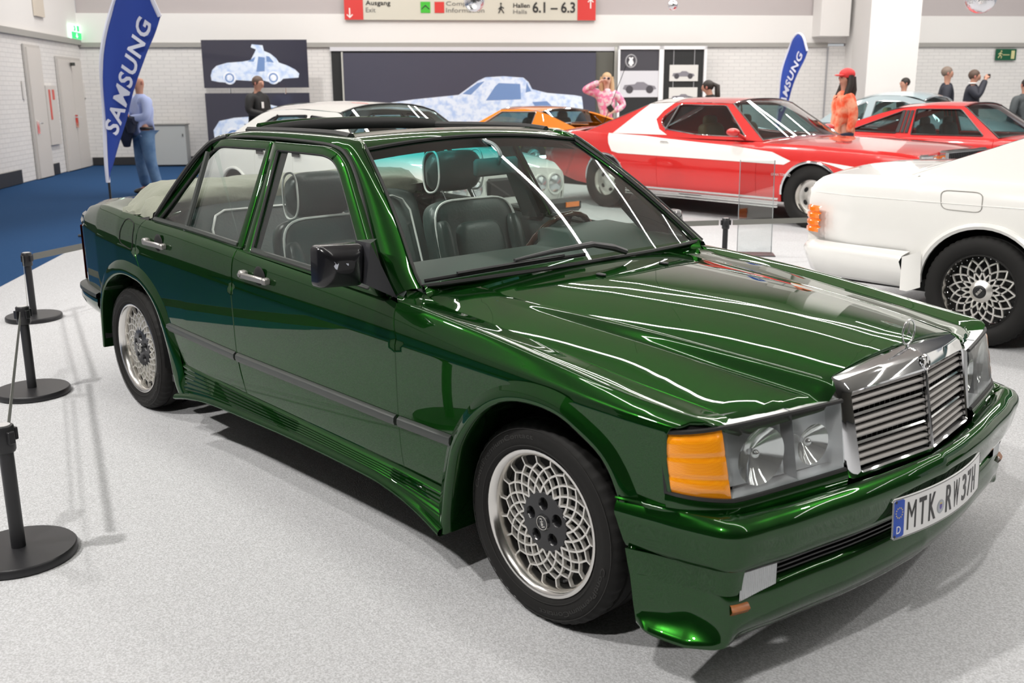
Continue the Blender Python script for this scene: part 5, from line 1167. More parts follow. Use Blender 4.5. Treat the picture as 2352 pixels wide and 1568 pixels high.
# posters A and B (one above the other)
def bigposter(r0,z0,w,h,label):
    M_=basis(hw(r0,20.6,z0),ER+EF*.04,(0,0,1)); o=plateb(rect(0,0,w,h),M_,.03,'poster',POST); tag(o,label,'poster',None,None)
    return o,M_@Matrix.Translation((0,0,.031))
carA=[(.16,.15),(.30,.12),(.55,.10),(.62,.16),(.95,.14),(1.2,.15),(1.38,.10),(1.55,.12),(1.62,.18),(1.93,.20),(1.95,.28),(1.87,.36),(1.72,.44),(1.55,.50),(1.50,.58),(1.38,.68),(1.26,.73),(1.24,.84),(1.02,.86),(1.00,.80),(1.10,.76),(1.06,.68),(.98,.55),(.80,.52),(.50,.50),(.28,.44),(.19,.36),(.15,.25)]
pa_,Mp=bigposter(-6.10,1.54,2.07,.92,'dark poster of a pale ghostly car with raised door, upper of two')
silh(Mp@Matrix.Scale(.97,4),'printed_car',pa_,carA,[[(1.08,.32),(1.25,.33),(1.27,.60),(1.14,.62)],[(1.30,.52),(1.45,.50),(1.36,.62),(1.30,.63)],[(.92,.52),(1.04,.52),(1.08,.62)]],[(.53,.20,.13),(1.42,.20,.13)])
pb_,Mp=bigposter(-6.10,.30,2.07,1.14,'dark poster with a pale ghostly car, lower one behind the man in black')
silh(Mp,'printed_car',pb_,[(.14,.10),(.12,.42),(.25,.60),(.55,.66),(.85,.68),(1.02,.84),(1.25,.92),(1.5,.86),(1.75,.70),(1.92,.60),(1.95,.20),(1.6,.10)],[[(.95,.70),(1.08,.82),(1.24,.86),(1.24,.70)],[(1.30,.70),(1.30,.86),(1.5,.80),(1.62,.70)]],[(.52,.28,.20),(1.55,.28,.20)])
for s_ in ((-5.6,),(-4.45,)):
    pass
MB().tube([hw(-5.6,20.62,1.42),hw(-5.6,20.62,1.535)],.02,8).tube([hw(-4.5,20.62,1.42),hw(-4.5,20.62,1.535)],.02,8).tube([hw(-5.6,20.62,0),hw(-5.6,20.62,.32)],.02,8).tube([hw(-4.5,20.62,0),hw(-4.5,20.62,.32)],.02,8).build('poster_post',CHR,pb_)
# dark recess with the wide poster
rc=thing('display_recess','wide dark display opening with a pale frame along the back wall','display',hw(-.7,bd(-.7)-.2,0))
def kid(o,root): o.parent=root; o.matrix_parent_inverse=root.matrix_world.inverted() if False else Matrix.Translation(-Vector(root.location)); return o
def wm(r,off=.02): return wallM(r,0,off)
kid(plateb([(0,0),(6.03,0),(6.03,2.28),(0,2.28)],wm(-3.74,.03),.01,'opening_back',mat('near_black',(.012,.013,.014),.6)),rc)
kid(plateb(rect(-.02,2.28,6.06,2.36),wm(-3.74,.03),.05,'lintel',mat('pale_lilac_frame',(.62,.62,.66),.6)),rc)
kid(plateb(rect(5.62,0,6.0,2.26),wm(-3.74,.04),.02,'grey_reveal',mat('warm_dark_grey',(.10,.10,.085),.6)),rc)
kid(plateb(rect(6.02,0,6.10,2.36),wm(-3.74,.05),.06,'side_post',mat('pale_post',(.60,.60,.56),.6)),rc)
bp_=plateb(rect(0,0,5.36,2.24),wm(-3.49,.09),.03,'poster',PNAVY);tag(bp_,'very wide slate-coloured poster with a large pale blue ghostly sports car','poster')
MB().tube([wm(-3.51,.10)@Vector((0,0,0)),wm(-3.51,.10)@Vector((0,2.26,0))],.02,6).build('poster_edge',mat('pale_post'),bp_)
big=[(-.05,.45),(.30,.98),(.6,1.14),(.97,1.23),(1.43,1.29),(2.40,1.38),(2.82,1.67),(2.98,1.74),(3.37,1.76),(3.79,1.73),(3.90,1.64),(3.98,1.49),(4.31,1.41),(4.90,1.36),(5.06,1.33),(5.08,1.22),(5.10,1.02),(5.02,.98),(4.90,.78),(4.6,.62),(4.4,.42),(3.2,.35),(1.5,.3)]
silh(wm(-3.49,.125),'printed_car',bp_,big,[[(2.98,1.26),(3.18,1.55),(3.26,1.62),(3.72,1.60),(3.74,1.28)],[(2.48,1.40),(2.80,1.62),(2.96,1.66),(2.66,1.38)],[(3.84,1.42),(3.86,1.62),(3.96,1.45)],[(3.98,1.22),(4.3,1.24),(4.5,1.05),(4.35,.95),(4.1,1.05)]],[(1.05,.62,.36),(4.15,.66,.34)])
# pinboard unit, two columns
fw=mat('white_frame',(.78,.78,.80),.5); bu=thing('display_wall','white framed display wall with small grey car drawings, between the wide poster and the shutter wall','display',hw(3.2,bd(3.2)-.4,0))
def um(off): return wallM(2.29,0,off)
def up(pts,off,th,n,m): return kid(plateb(pts,um(off),th,n,m),bu)
up(rect(0,0,1.95,2.37),.25,.03,'backing',mat('near_black'))
for x0,x1 in ((0,.045),(.90,1.0),(1.89,1.95)): up(rect(x0,0,x1,2.37),.28,.05,'frame_post',fw)
up(rect(0,2.30,1.95,2.37),.28,.05,'frame_top',fw)
up(rect(.04,1.86,.92,2.29),.28,.01,'dark_panel',mat('slate_panel',(.05,.048,.06),.6)); dp=up(rect(.045,1.31,.92,1.86),.28,.02,'grey_picture_panel',mat('light_grey_panel',(.62,.62,.66),.6))
up(rect(.045,.1,.90,1.30),.28,.01,'dark_panel',mat('near_black'))
def ringp(cx,cz,r,w,off,m,n):
    mb=MB();M_=um(off);mb.tube([M_@Vector((cx+r*cos(2*PI*i/28),cz+r*1.12*sin(2*PI*i/28),0)) for i in range(28)],w,5,closed=True);return kid(mb.build(n,m),bu)
ringp(.29,2.06,.115,.016,.295,mat('print_grey'),'emblem_ring')
emb=[(-.055,.075),(-.02,.085),(0,.06),(.02,.085),(.055,.075),(.03,.03),(.05,-.01),(.06,-.05),(.03,-.07),(.025,-.10),(-.025,-.10),(-.03,-.07),(-.06,-.05),(-.05,-.01),(-.03,.03)]
up([(.29+x,2.06+y) for x,y in emb],.295,.006,'emblem',fw)
def drawing(x,z,w,off,n='car_drawing'):
    h=w*.28;M_=um(off)@Matrix.Translation((x,z,0));b=[(0,.3),(.05,.7),(.35,.78),(.42,1.0),(.62,1.0),(.75,.72),(.95,.6),(1.0,.3),(.9,.2),(.1,.2)]
    kid(plateb([(p*w,q*h) for p,q in b],M_,.002,n,mat('ink_grey_soft',(.22,.21,.24),.6)),bu)
    for p in (.2,.8): kid(plateb([(p*w+.11*w*cos(2*PI*i/16),.25*h+.11*w*sin(2*PI*i/16)) for i in range(16)],M_@Matrix.Translation((0,0,.003)),.002,n+'_wheel',inkb),bu)
drawing(.12,1.42,.74,.302)
for z0,z1 in ((1.64,1.98),(1.16,1.51)):
    up(rect(1.14,z0,1.77,z1),.29,.02,'small_picture',mat('warm_light_panel',(.66,.65,.63),.6)); drawing(1.20,z0+.07,.50,.312)
for x in (1.22,1.68):
    for z0,z1 in ((1.98,2.30),(1.51,1.64)): up(rect(x,z0,x+.012,z1),.285,.01,'hanging_wire',mat('print_grey'))
# wayfinding sign
SG=thing('wayfinding_sign','long cream direction sign with red arrow ends and hall numbers, high on the back wall','sign',hw(-.8,bd(-.8)-.1,2.9))
def sm_(off): return wallM(-3.42,2.9,off)
crm=mat('sign_cream',(.58,.56,.48),.5); sred=mat('sign_red',(.60,.035,.03),.5); sblk=mat('sign_black',(.02,.02,.02),.6); swh=mat('sign_white',(.8,.78,.75),.6); sgr=mat('sign_green',(.05,.45,.03),.5); grt=mat('sign_grey_text',(.18,.18,.17),.6)
kid(plateb(rect(0,0,5.27,.46),sm_(.05),.06,'sign_board',crm),SG); kid(plateb(rect(0,0,.385,.46),sm_(.115),.008,'red_end',sred),SG); kid(plateb(rect(4.88,0,5.27,.46),sm_(.115),.008,'red_end',sred),SG)
def stx(s,x0,x1,z0,z1,m,off=.0):
    vs,fs=fit_text(s,x1-x0,z1-z0,.003,off,sm_(.118)@Matrix.Translation(((x0+x1)/2,(z0+z1)/2-2.9,0)));kid(MB().add(vs,fs).build('sign_lettering',m,smooth=False),SG)
stx('Ausgang',.44,.95,3.16,3.28,sblk,.012);stx('Exit',.44,.64,3.05,3.14,grt)
stx('Compass',2.10,2.74,3.16,3.27,grt);stx('Information',2.10,2.90,3.05,3.14,grt)
stx('Hallen',3.51,3.86,3.15,3.24,sblk,.012);stx('Halls',3.51,3.80,3.03,3.11,grt);stx('6.1 – 6.3',3.92,4.83,3.05,3.27,sblk,.02)
kid(plateb(rect(1.57,.14,1.77,.36),sm_(.115),.006,'green_square',sgr),SG);kid(plateb([(1.59,.20),(1.67,.27),(1.75,.20),(1.75,.225),(1.67,.30),(1.59,.225)],sm_(.123),.002,'peak_symbol',sblk),SG)
kid(plateb(rect(1.86,.14,2.06,.36),sm_(.115),.006,'red_square',sred),SG);stx('i',1.935,1.985,3.06,3.24,swh,.02)
def arrow(x,z,s,m):
    q=[(-.012,-.10*s),(.012,-.10*s),(.012,.06*s),(.05,.02*s),(.065,.035*s),(0,.10*s),(-.065,.035*s),(-.05,.02*s),(-.012,.06*s)];kid(plateb([(x+a,z+b) for a,b in q],sm_(.124),.003,'arrow',m),SG)
arrow(.11,.13,-1,swh);arrow(5.16,.34,1,swh)
mb=MB();Mw=sm_(.119)
for pts in ([(3.25,.30),(3.25,.24)],[(3.25,.27),(3.20,.22)],[(3.25,.27),(3.31,.24)],[(3.25,.24),(3.20,.14)],[(3.25,.24),(3.31,.14)]): mb.tube([Mw@Vector((a,b,0)) for a,b in pts],.012,5)
mb.ell(Mw@Vector((3.25,.33,0)),(.02,.02,.02),8,6);kid(mb.build('walking_figure',sblk),SG)
# vertical ventilation box, exit signs
bx_=MB().xf(Matrix.Identity(4));bx_.prism(rect(0,0,.66,1.2),.45,wallM(6.62,2.57,.02));tag(bx_.build('ventilation_box',plainw,smooth=False),'white ventilation box fixed high on the wall left of the pillar','box')
es=MB().prism(rect(0,0,.49,.245),.03,wallM(10.94,2.07,.04)).build('exit_sign',mat('exit_green_dark',(.005,.09,.04),.4),smooth=False);tag(es,'dark green emergency exit sign with running figure, right of the pillar','sign')
yel=mat('exit_pale_yellow',(.62,.58,.30),.5)
plateb(rect(.37,.03,.45,.21),wallM(10.94,2.07,.072),.004,'door_symbol',yel,es);plateb(rect(.17,.11,.33,.125),wallM(10.94,2.07,.072),.004,'arrow_symbol',yel,es)
mb=MB();Mw=wallM(10.94,2.07,.076)
for pts in ([(.11,.17),(.10,.11)],[(.10,.11),(.06,.05)],[(.10,.11),(.14,.08),(.13,.04)],[(.11,.16),(.15,.13)],[(.11,.16),(.06,.13)]): mb.tube([Mw@Vector((a,b,0)) for a,b in pts],.010,5)
mb.ell(Mw@Vector((.125,.195,0)),(.018,.018,.018),8,6).build('running_figure',yel,es)
ex=MB().prism(rect(0,0,.66,.28),.04,lwM(20.45,2.50,.03)).build('exit_sign',mat('lit_sign_white',(.8,.9,.85),.4,emis=(.6,1,.75),es=.7),smooth=False);tag(ex,'lit green and white emergency exit sign above the double door','sign')
plateb(rect(.0,0,.66,.13),lwM(20.45,2.50,.072),.004,'green_half',mat('lit_sign_green',(.0,.5,.12),.4,emis=(0,.55,.12),es=.7),ex)
plateb([(.30,.11),(.36,.11),(.36,.06),(.42,.06),(.33,.015),(.24,.06),(.30,.06)],lwM(20.45,2.50,.077),.003,'down_arrow',mat('lit_sign_white'),ex)
plateb(rect(.40,.15,.55,.26),lwM(20.45,2.50,.072),.004,'door_symbol',mat('lit_sign_green'),ex);plateb([(.16,.15),(.22,.2),(.18,.25),(.27,.25),(.30,.19),(.26,.15)],lwM(20.45,2.50,.072),.004,'running_symbol',mat('lit_sign_green'),ex)
# doors in the left wall (structure)
dw=mat('door_grey_white',(.60,.57,.54),.55); dfr=mat('door_frame_grey',(.48,.46,.44),.5)
def sdoor(n,d0,d1,z1,leafs):
    w=d1-d0;M_=lwM(d0,0,.01);o=plateb(rect(-.05,0,w+.05,z1+.05),M_,.03,'door_%d'%n,dfr);st(o)
    for k in range(leafs): plateb(rect(w/leafs*k+.01,.01,w/leafs*(k+1)-.01,z1),M_@Matrix.Translation((0,0,.03)),.03,'door_leaf',dw,o)
    return o,M_
o,M_=sdoor(1,17.7,18.44,2.22,1);MB().tube([M_@Vector((.10+.0,.95,.07)),M_@Vector((.10,.95,.12)),M_@Vector((.22,.95,.12))],.012,6).box(M_@Vector((.10,.88,.07)),(.04,.04,.22)).build('door_handle',CHR,o)
o=o;o2,M2=sdoor(2,19.45,20.9,2.08,2);MB().tube([M2@Vector((.68,1.0,.07)),M2@Vector((.68,1.0,.13)),M2@Vector((.56,1.0,.13))],.014,6).tube([M2@Vector((.68,1.0,.13)),M2@Vector((.84,1.0,.13))],.012,6).box(M2@Vector((.68,.92,.07)),(.05,.05,.25)).build('door_handle',CHR,o2)
MB().box(M2@Vector((.7,2.0,.08)),(.25,.05,.06)).build('door_closer',STRIP,o2)
hy=plateb(rect(0,0,.60,1.05),lwM(18.52,.54,.01),.05,'hydrant_cabinet',dw);tag(hy,'flush cream wall cabinet with red fire hose stickers between the doors','cabinet')
plateb(rect(.33,.80,.45,.98),lwM(18.52,.54,.062),.004,'red_sticker',mat('sticker_red',(.62,.10,.08),.5),hy);plateb(rect(.12,.45,.22,.98),lwM(18.52,.54,.062),.004,'red_sticker',mat('sticker_red'),hy)
tag(plateb(rect(0,0,.5,.6),lwM(18.48,2.78,.01),.04,'wall_panel',mat('cream_panel',(.62,.56,.48),.6)),'small cream panel high on the left wall above the door','panel')
for d,l in ((17.42,'narrow white strip plate on the brick wall, nearer the camera'),(21.1,'narrow white strip plate on the brick wall, in the corner by the double door')):
    tag(plateb(rect(0,0,.08,.30),lwM(d,1.36,.01),.02,'wall_plate',mat('plate_pale',(.66,.64,.62),.6)),l,'plate')
# grey cabinet by the back wall
cb_=thing('metal_cabinet','low light grey metal cabinet against the back wall','cabinet',hw(-6.95,bd(-6.95)-.42,0),math.radians(47.4+6))
MB().box((0,0,.42),(.62,.40,.80),bev=.01).build('cabinet_body',mat('cabinet_grey',(.40,.42,.42),.5),cb_);MB().box((0,0,.83),(.66,.44,.02)).build('cabinet_top',mat('cabinet_top_grey',(.22,.22,.21),.5),cb_);MB().box((.26,-.21,.62),(.015,.02,.05)).build('cabinet_lock',BLK,cb_)
MB().box((-.0,0,.01),(.58,.36,.02)).build('cabinet_plinth',DARK,cb_)
# lines on the shutter wall right of the boards
st(plateb(rect(0,0,.03,2.36),wallM(7.0,0,.02),.02,'trim_4',mat('print_grey')))
# ---- feather flags
fb=mat('flag_blue',(.020,.060,.36),.6); fwh=mat('flag_white',(.66,.68,.80),.6)
fl=thing('feather_flag','tall blue feather flag with white SAMSUNG lettering, beside the man in the light blue shirt','flag',hw(-4.12,10.3,0),math.radians(47.4),'feather flags')
Lp=[(.015,.56),(.03,1.0),(.05,1.5),(.085,1.8),(.154,2.08),(.25,2.32),(.33,2.43),(.44,2.50),(.54,2.47),(.60,2.39),(.64,2.28),(.68,2.167)]
Rp=[(.03,.56),(.055,.66),(.092,.75),(.18,1.0),(.25,1.18),(.32,1.372),(.40,1.55),(.47,1.70),(.54,1.86),(.60,1.98),(.64,2.07),(.68,2.167)]
def wv(x,z): return .02*sin(6*z+3*x)
LL=[Vector((a,wv(a,b),b)) for a,b in [tuple(p[:2]) for p in spl([(a,b,0) for a,b in Lp],4)]];RR=[Vector((a,wv(a,b),b)) for a,b in [tuple(p[:2]) for p in spl([(a,b,0) for a,b in Rp],4)]]
rows=[[a.lerp(b,k/8)+Vector((0,.012*sin(4*k/8+2*a.z),0)) for k in range(9)] for a,b in zip(LL,RR)]
fo2=MB().grid(rows).build('flag_cloth',fb,fl)
fo2.modifiers.new('t','SOLIDIFY').thickness=.003
MB().tube(LL,.022,6).build('white_sleeve',fwh,fl)
MB().tube([(.02,0,.0),(.02,0,.60)],.012,8).build('flag_pole',BLK,fl)
MB().tube([(-.35,0,.015),(.4,0,.015)],.015,6).tube([(.02,-.35,.015),(.02,.35,.015)],.015,6).build('flag_foot',BLK,fl)
vs,fs=fit_text('SAMSUNG',1.13,.155,.004,.028);sh=Matrix(((1,.25,0,0),(0,1,0,0),(0,0,1,0),(0,0,0,1)))
Mt=basis((.325,-.045,1.60),(cos(math.radians(67.5)),0,sin(math.radians(67.5))),(-sin(math.radians(67.5)),0,cos(math.radians(67.5))))
vs,fs=fit_text('SAMSUNG',1.16,.15,.004,.022,Mt@sh,1.12)
MB().add([v+Vector((0,wv(v.x,v.z),0)) for v in vs],fs).build('flag_lettering',fwh,fl,smooth=False)
f2=copytree(fl);f2.location=hw(5.34,20.6,0);f2.rotation_euler=(0,0,math.radians(47.4-58));f2['label']='blue feather flag with white SAMSUNG lettering, far one behind the red and white coupe'
# ---- barrier posts with belt
bk=mat('black_post',(.016,.016,.018),.38); belt=mat('grey_belt',(.17,.17,.155),.7)
def stan(x,y,label,rz=0,grp='low black barrier posts'):
    s=thing('barrier_post',label,'barrier post',(x,y,0),rz,grp)
    MB().lathe([(0,.0),(.165,.0),(.173,.006),(.173,.026),(.168,.032),(.03,.036),(0,.036)],48).build('base',bk,s,angle=40)
    MB().lathe([(.0215,.03),(.0215,.40)],20).build('post',bk,s,angle=60)
    MB().lathe([(.0215,.352),(.028,.355),(.031,.362),(.031,.437),(.029,.440),(.020,.441),(0,.441)],20).build('collar',bk,s,angle=40)
    MB().lathe([(0,.4425),(.022,.4425),(.022,.440)],20).build('cap',mat('cap_silver',(.65,.65,.65),.3,.5),s)
    for a in range(4): MB().box((.036*cos(a*PI/2),.036*sin(a*PI/2),.405),(.012 if a%2==0 else .022,.022 if a%2==0 else .012,.040),bev=.002).build('belt_slot',bk,s)
    return s
stan(-5.03,-.51,'low black barrier post, farthest of the three along the left edge',.5)
stan(-3.26,-1.085,'low black barrier post, middle one of the three along the left edge',.3)
stan(-1.415,-1.715,'low black barrier post nearest the camera, cut by the left edge',.3)
q=hw(1.72,8.02);stan(q.x,q.y,'low black barrier post beyond the bonnet of the green car',.9)
def beltm(a,b,label,sag=.0,grp=None):
    a=Vector(a);b=Vector(b);e_=(b-a).normalized()*.022;a=a+e_;b=b-e_;rows=[];d=(b-a);n=Vector((-d.y,d.x,0)).normalized()*.0008
    for sd_ in (1,-1):
        pass
    o=MB()
    for i in range(13):
        t=i/12;p=a.lerp(b,t)+Vector((0,0,-sag*4*t*(1-t)));rows.append([p+n+Vector((0,0,-.021)),p+n+Vector((0,0,.021)),p-n+Vector((0,0,.021)),p-n+Vector((0,0,-.021))])
    o.grid(rows,closev=True);return tag(o.build('barrier_belt',belt,smooth=False),label,'barrier belt','barrier belts')
beltm((-5.03+.02,-.51-.03,.405),(-3.26-.02,-1.085+.03,.405),'grey belt strung between the farthest and middle left barrier posts')
beltm((-3.26+.03,-1.085-.02,.405),(-1.415-.03,-1.715+.02,.405),'grey belt strung between the middle and nearest left barrier posts')
beltm((-5.03-.02,-.51+.03,.405),(-6.3,1.6,.405),'grey belt running from the farthest left barrier post behind the green car')
p_=hw(1.72,8.02,.405);beltm(p_+ER*.035,hw(4.2,8.5,.405),'grey belt running right from the post beyond the bonnet to the white coupe');beltm(p_-ER*.035,hw(.2,7.7,.405),'grey belt running left from the post beyond the bonnet',.0)
# ---- mirror balls
def ball(r,d,z,rad,label):
    b=thing('mirror_ball',label,'mirror ball',hw(r,d,z),0,'hanging mirror balls')
    MB().ell((0,0,0),(rad,rad,rad),36,22).build('ball',mat('mirror_facets',(.86,.86,.9),.06,1.,bump=(40,.6,.01)),b,angle=180)
    MB().tube([(0,0,rad*.97),(0,0,CEIL-z)],.003,5).build('hanging_wire',BLK,b);MB().lathe([(rad*.16,rad*.96),(rad*.16,rad*1.04),(0,rad*1.05)],12).build('hanger',CHR,b)
ball(-.34,10,2.27,.098,'small mirror ball hanging in front of the long direction sign')
ball(1.855,12,2.38,.056,'smallest mirror ball, right of the direction sign')
ball(4.02,9,2.19,.130,'largest mirror ball, hanging at the top right')
# ---- people
def skinobj(name,nodes,edges,m,parent,root=0,sub=1):
    me=bpy.data.meshes.new(name);me.from_pydata([n[0] for n in nodes],edges,[]);o=bpy.data.objects.new(name,me);COL.objects.link(o);o.parent=parent;me.materials.append(m)
    k=o.modifiers.new('skin','SKIN');k.use_smooth_shade=True
    for i,n in enumerate(nodes): me.skin_vertices[0].data[i].radius=(n[1],n[2] if len(n)>2 else n[1]); me.skin_vertices[0].data[i].use_root=(i==root)
    s=o.modifiers.new('sub','SUBSURF');s.levels=sub;s.render_levels=sub+1 if sub<2 else sub
    return o
SK=mat('skin',(.52,.27,.19),.5); 
def person(label,loc,rz,H,arms,top,bottom,hair,hairstyle='short',legs=None,head=(0,0),dress=False,skin=None,lean=0,extras=None):
    P_=thing('person',label,'person',loc,rz); f=H/1.75; skin=skin or SK
    def v(x,y,z): return (x*f,y*f,z*f)
    hp=v(.0+lean*.45,0,1.50);hx,hz=head # head forward shift, drop
    N=[(v(0,0,.95),.08*f),(v(lean*.2,0,1.12),.08*f),(v(lean*.35,0,1.30),.085*f),(v(lean*.42,0,1.46),.055*f),(v(lean*.45+hx*.4,0,1.545-hz*.4),.056*f),(v(lean*.45+.012+hx,0,1.615-hz),.078*f),(v(lean*.45+hx-.004,0,1.675-hz),.086*f),(v(lean*.45+hx-.01,0,1.72-hz),.058*f),(v(lean*.45+.095+hx,0,1.625-hz*1.2),.013*f)]
    E=[(0,1),(1,2),(2,3),(3,4),(4,5),(5,6),(6,7),(5,8)]
    legs=legs or {-1:[(0,-.10,.50),(-.01,-.11,.09)],1:[(.0,.10,.50),(-.01,.11,.09)]}
    for s in (-1,1):
        k,a=legs[s];b=len(N);N+=[(v(0,s*.09,.88),.085*f),(v(*k),.048*f),(v(*a),.038*f),(v(a[0]+.14,a[1]+s*.02,.035),.035*f)];E+=[(0,b),(b,b+1),(b+1,b+2),(b+2,b+3)]
        sh,el,wr=arms[s];b=len(N);h=(Vector(wr)-Vector(el)).normalized();pr=Vector(wr)+h*.07
        side_=Vector((0,0,1)).cross(h); side_=side_.normalized() if side_.length>.1 else Vector((1,0,0))
        N+=[(v(lean*.38,s*.10,1.38),.050*f),(v(sh[0]+lean*.38,sh[1],sh[2]-.02),.044*f),(v(*el),.042*f),(v(*wr),.028*f),(v(*pr),.034*f)];E+=[(2,b),(b,b+1),(b+1,b+2),(b+2,b+3),(b+3,b+4)]
        for q in range(4):
            o1=pr+side_*(q-1.5)*.019;o2=o1+h*(.05-.006*abs(q-1.2))+Vector((0,0,-.008));o3=o2+h*.025+Vector((0,0,-.022));c=len(N);N+=[(v(*(o1+h*.02)),.009*f),(v(*o2),.0085*f),(v(*o3),.007*f)];E+=[(b+4,c),(c,c+1),(c+1,c+2)]
        c=len(N);t0=Vector(wr)+h*.03-side_*.03;N+=[(v(*t0),.011*f),(v(*(t0+h*.045-side_*.015)),.009*f)];E+=[(b+4,c),(c,c+1)]
    skinobj('body',N,E,skin,P_,0)
    # face: eyes, ears
    hc=Vector(v(lean*.45+hx,0,1.645-hz))
    mb=MB()
    for s in (-1,1): mb.ell(hc+Vector((.080*f,s*.032*f,.012)),(.010*f,.014*f,.008*f),8,6)
    mb.build('eyes',mat('eye_dark',(.03,.02,.02),.3),P_)
    mb=MB()
    for s in (-1,1): mb.ell(hc+Vector((-.005*f,s*.084*f,-.005)),(.018*f,.009*f,.030*f),8,6)
    mb.ell(hc+Vector((.082*f,0,-.062*f)),(.010*f,.024*f,.006*f),8,6);mb.build('ears_and_mouth',mat('skin_dark',(.42,.16,.12),.5),P_)
    # top garment
    T_=[(v(0,0,.84),.15*f),(v(lean*.2,0,1.10),.150*f),(v(lean*.35,0,1.28),.165*f),(v(lean*.40,0,1.41),.125*f),(v(lean*.42,0,1.50),.075*f)];TE=[(0,1),(1,2),(2,3),(3,4)]
    for s in (-1,1):
        sh,el,wr=arms[s];b=len(T_);w2=Vector(el).lerp(Vector(wr),1.0)
        T_+=[(v(0,s*.065,.90),.145*f),(v(lean*.36,s*.085,1.34),.125*f),(v(lean*.38+sh[0],sh[1]*.97,sh[2]-.01),.092*f),(v(*el),.072*f),(v(*w2),.052*f)];TE+=[(0,b),(2,b+1),(b+1,b+2),(b+2,b+3),(b+3,b+4)]
    if dress:
        T_+=[(v(0,0,.78),.165*f),(v(0,0,.62),.185*f),(v(0,0,.50),.19*f)];n=len(T_);TE+=[(0,n-3),(n-3,n-2),(n-2,n-1)]
    skinobj('dress' if dress else 'shirt',T_,TE,top,P_,0)
    if not dress:
        L_=[(v(0,0,1.01),.15*f)];LE=[]
        for s in (-1,1):
            k,a=legs[s];b=len(L_);L_+=[(v(0,s*.085,.86),.125*f),(v(*k),.092*f),(v(a[0],a[1],.09),.078*f)];LE+=[(0,b),(b,b+1),(b+1,b+2)]
        skinobj('trousers',L_,LE,bottom,P_,0)
    for s in (-1,1):
        a=legs[s][1];MB().ell(v(a[0]+.06,a[1]+s*.01,.045),(.15*f,.052*f,.045*f),14,8).build('shoe',mat('dark_shoes',(.03,.025,.02),.4),P_)
    if hair:
        mb=MB();mb.ell(hc+Vector((-.022*f,0,.030*f)),(.098*f,.091*f,.094*f),18,12)
        if hairstyle=='long':
            for s in (-1,1): mb.tube([hc+Vector((-.03,s*.075*f,.04)),hc+Vector((-.02,s*.095*f,-.08)),hc+Vector((.03,s*.10*f,-.22)),hc+Vector((.06,s*.085*f,-.36))],[.045*f,.045*f,.045*f,.02*f],8)
            mb.tube([hc+Vector((-.07,0,.02)),hc+Vector((-.09,0,-.15)),hc+Vector((-.09,0,-.34))],[.08*f,.085*f,.05*f],10)
        if hairstyle=='tail': mb.tube([hc+Vector((-.08,0,.06)),hc+Vector((-.16,0,.02)),hc+Vector((-.17,0,-.15)),hc+Vector((-.15,0,-.28))],[.03,.045,.045,.015],8)
        mb.build('hair',hair,P_,angle=80)
    return P_,f,hc,v
relax={-1:[(0,-.19,1.42),(-.02,-.24,1.14),(.10,-.23,.90)],1:[(0,.19,1.42),(-.02,.24,1.14),(.10,.23,.90)]}
crossed={-1:[(0,-.19,1.42),(.06,-.27,1.17),(.22,-.04,1.18)],1:[(0,.19,1.42),(.08,.25,1.15),(.23,.02,1.13)]}
lb=mat('light_blue_shirt',(.40,.48,.78),.7);jn=mat('blue_jeans',(.12,.22,.38),.8,noise=(6,(.05,.12,.26),.35,.65));nv=mat('navy_cloth',(.012,.018,.045),.8);bkc=mat('black_cloth',(.010,.010,.011),.7);dh=mat('dark_hair',(.02,.014,.011),.6);bh=mat('brown_hair',(.09,.055,.04),.6);bl=mat('blonde_hair',(.55,.36,.20),.55)
P_,f,hc,v=person('bald man in light blue shirt and jeans, arms folded, beside the tall flag',hw(-5.36,14.9),math.radians(-80),1.69,crossed,lb,jn,None,legs={-1:[(.0,-.13,.50),(-.03,-.10,.09)],1:[(.02,.16,.50),(.0,.28,.09)]})
MB().tube([v(.20,-.15,1.12),v(.24,-.02,1.10),v(.20,.14,1.10)],[.06,.085,.06],10).tube([v(.20,-.06,1.10),v(.23,-.10,.92),v(.20,-.14,.72)],[.10,.11,.05],10).tube([v(.22,.05,1.08),v(.24,.06,.92)],[.09,.05],10).build('folded_jacket',nv,P_)
MB().tube([v(.128*cos(a),.150*sin(a),.985) for a in [2*PI*i/24 for i in range(24)]],.020,6,closed=True).build('belt',BLK,P_)
reading={-1:[(0,-.19,1.42),(.0,-.24,1.16),(.22,-.10,1.10)],1:[(0,.19,1.42),(.0,.24,1.16),(.22,.10,1.10)]}
P_,f,hc,v=person('man in black shirt with white badge, looking down in front of the posters',hw(-4.18,17.0),math.radians(22),1.73,reading,bkc,nv,bh,head=(.05,.035))
MB().box(v(.150,-.055,1.26),(.008,.055,.10),bev=.002).build('name_badge',WHITE,P_);MB().box(v(.30,0,1.10),(.09,.14,.008),bev=.002).build('phone',BLK,P_)
pk=mat('pink_floral_cloth',(.80,.22,.40),.7,noise=(16,(.80,.62,.66),.44,.54)); og=mat('orange_red_cloth',(.85,.10,.03),.7,noise=(7,(.90,.40,.25),.42,.58))
shade={-1:[(0,-.17,1.42),(.06,-.42,1.46),(.13,-.12,1.60)],1:[(0,.17,1.42),(-.02,.32,1.18),(.10,.13,1.08)]}
P_,f,hc,v=person('blonde woman in a pink floral dress lifting her sunglasses, in front of the wide poster',hw(1.73,18.6),math.radians(-50),1.75,shade,pk,None,bl,'long',dress=True,skin=mat('pale_skin',(.68,.42,.33),.5))
mb=MB()
for s in (-1,1): mb.ell(hc+Vector((.090,s*.036,.012)),(.008,.026,.024),12,8)
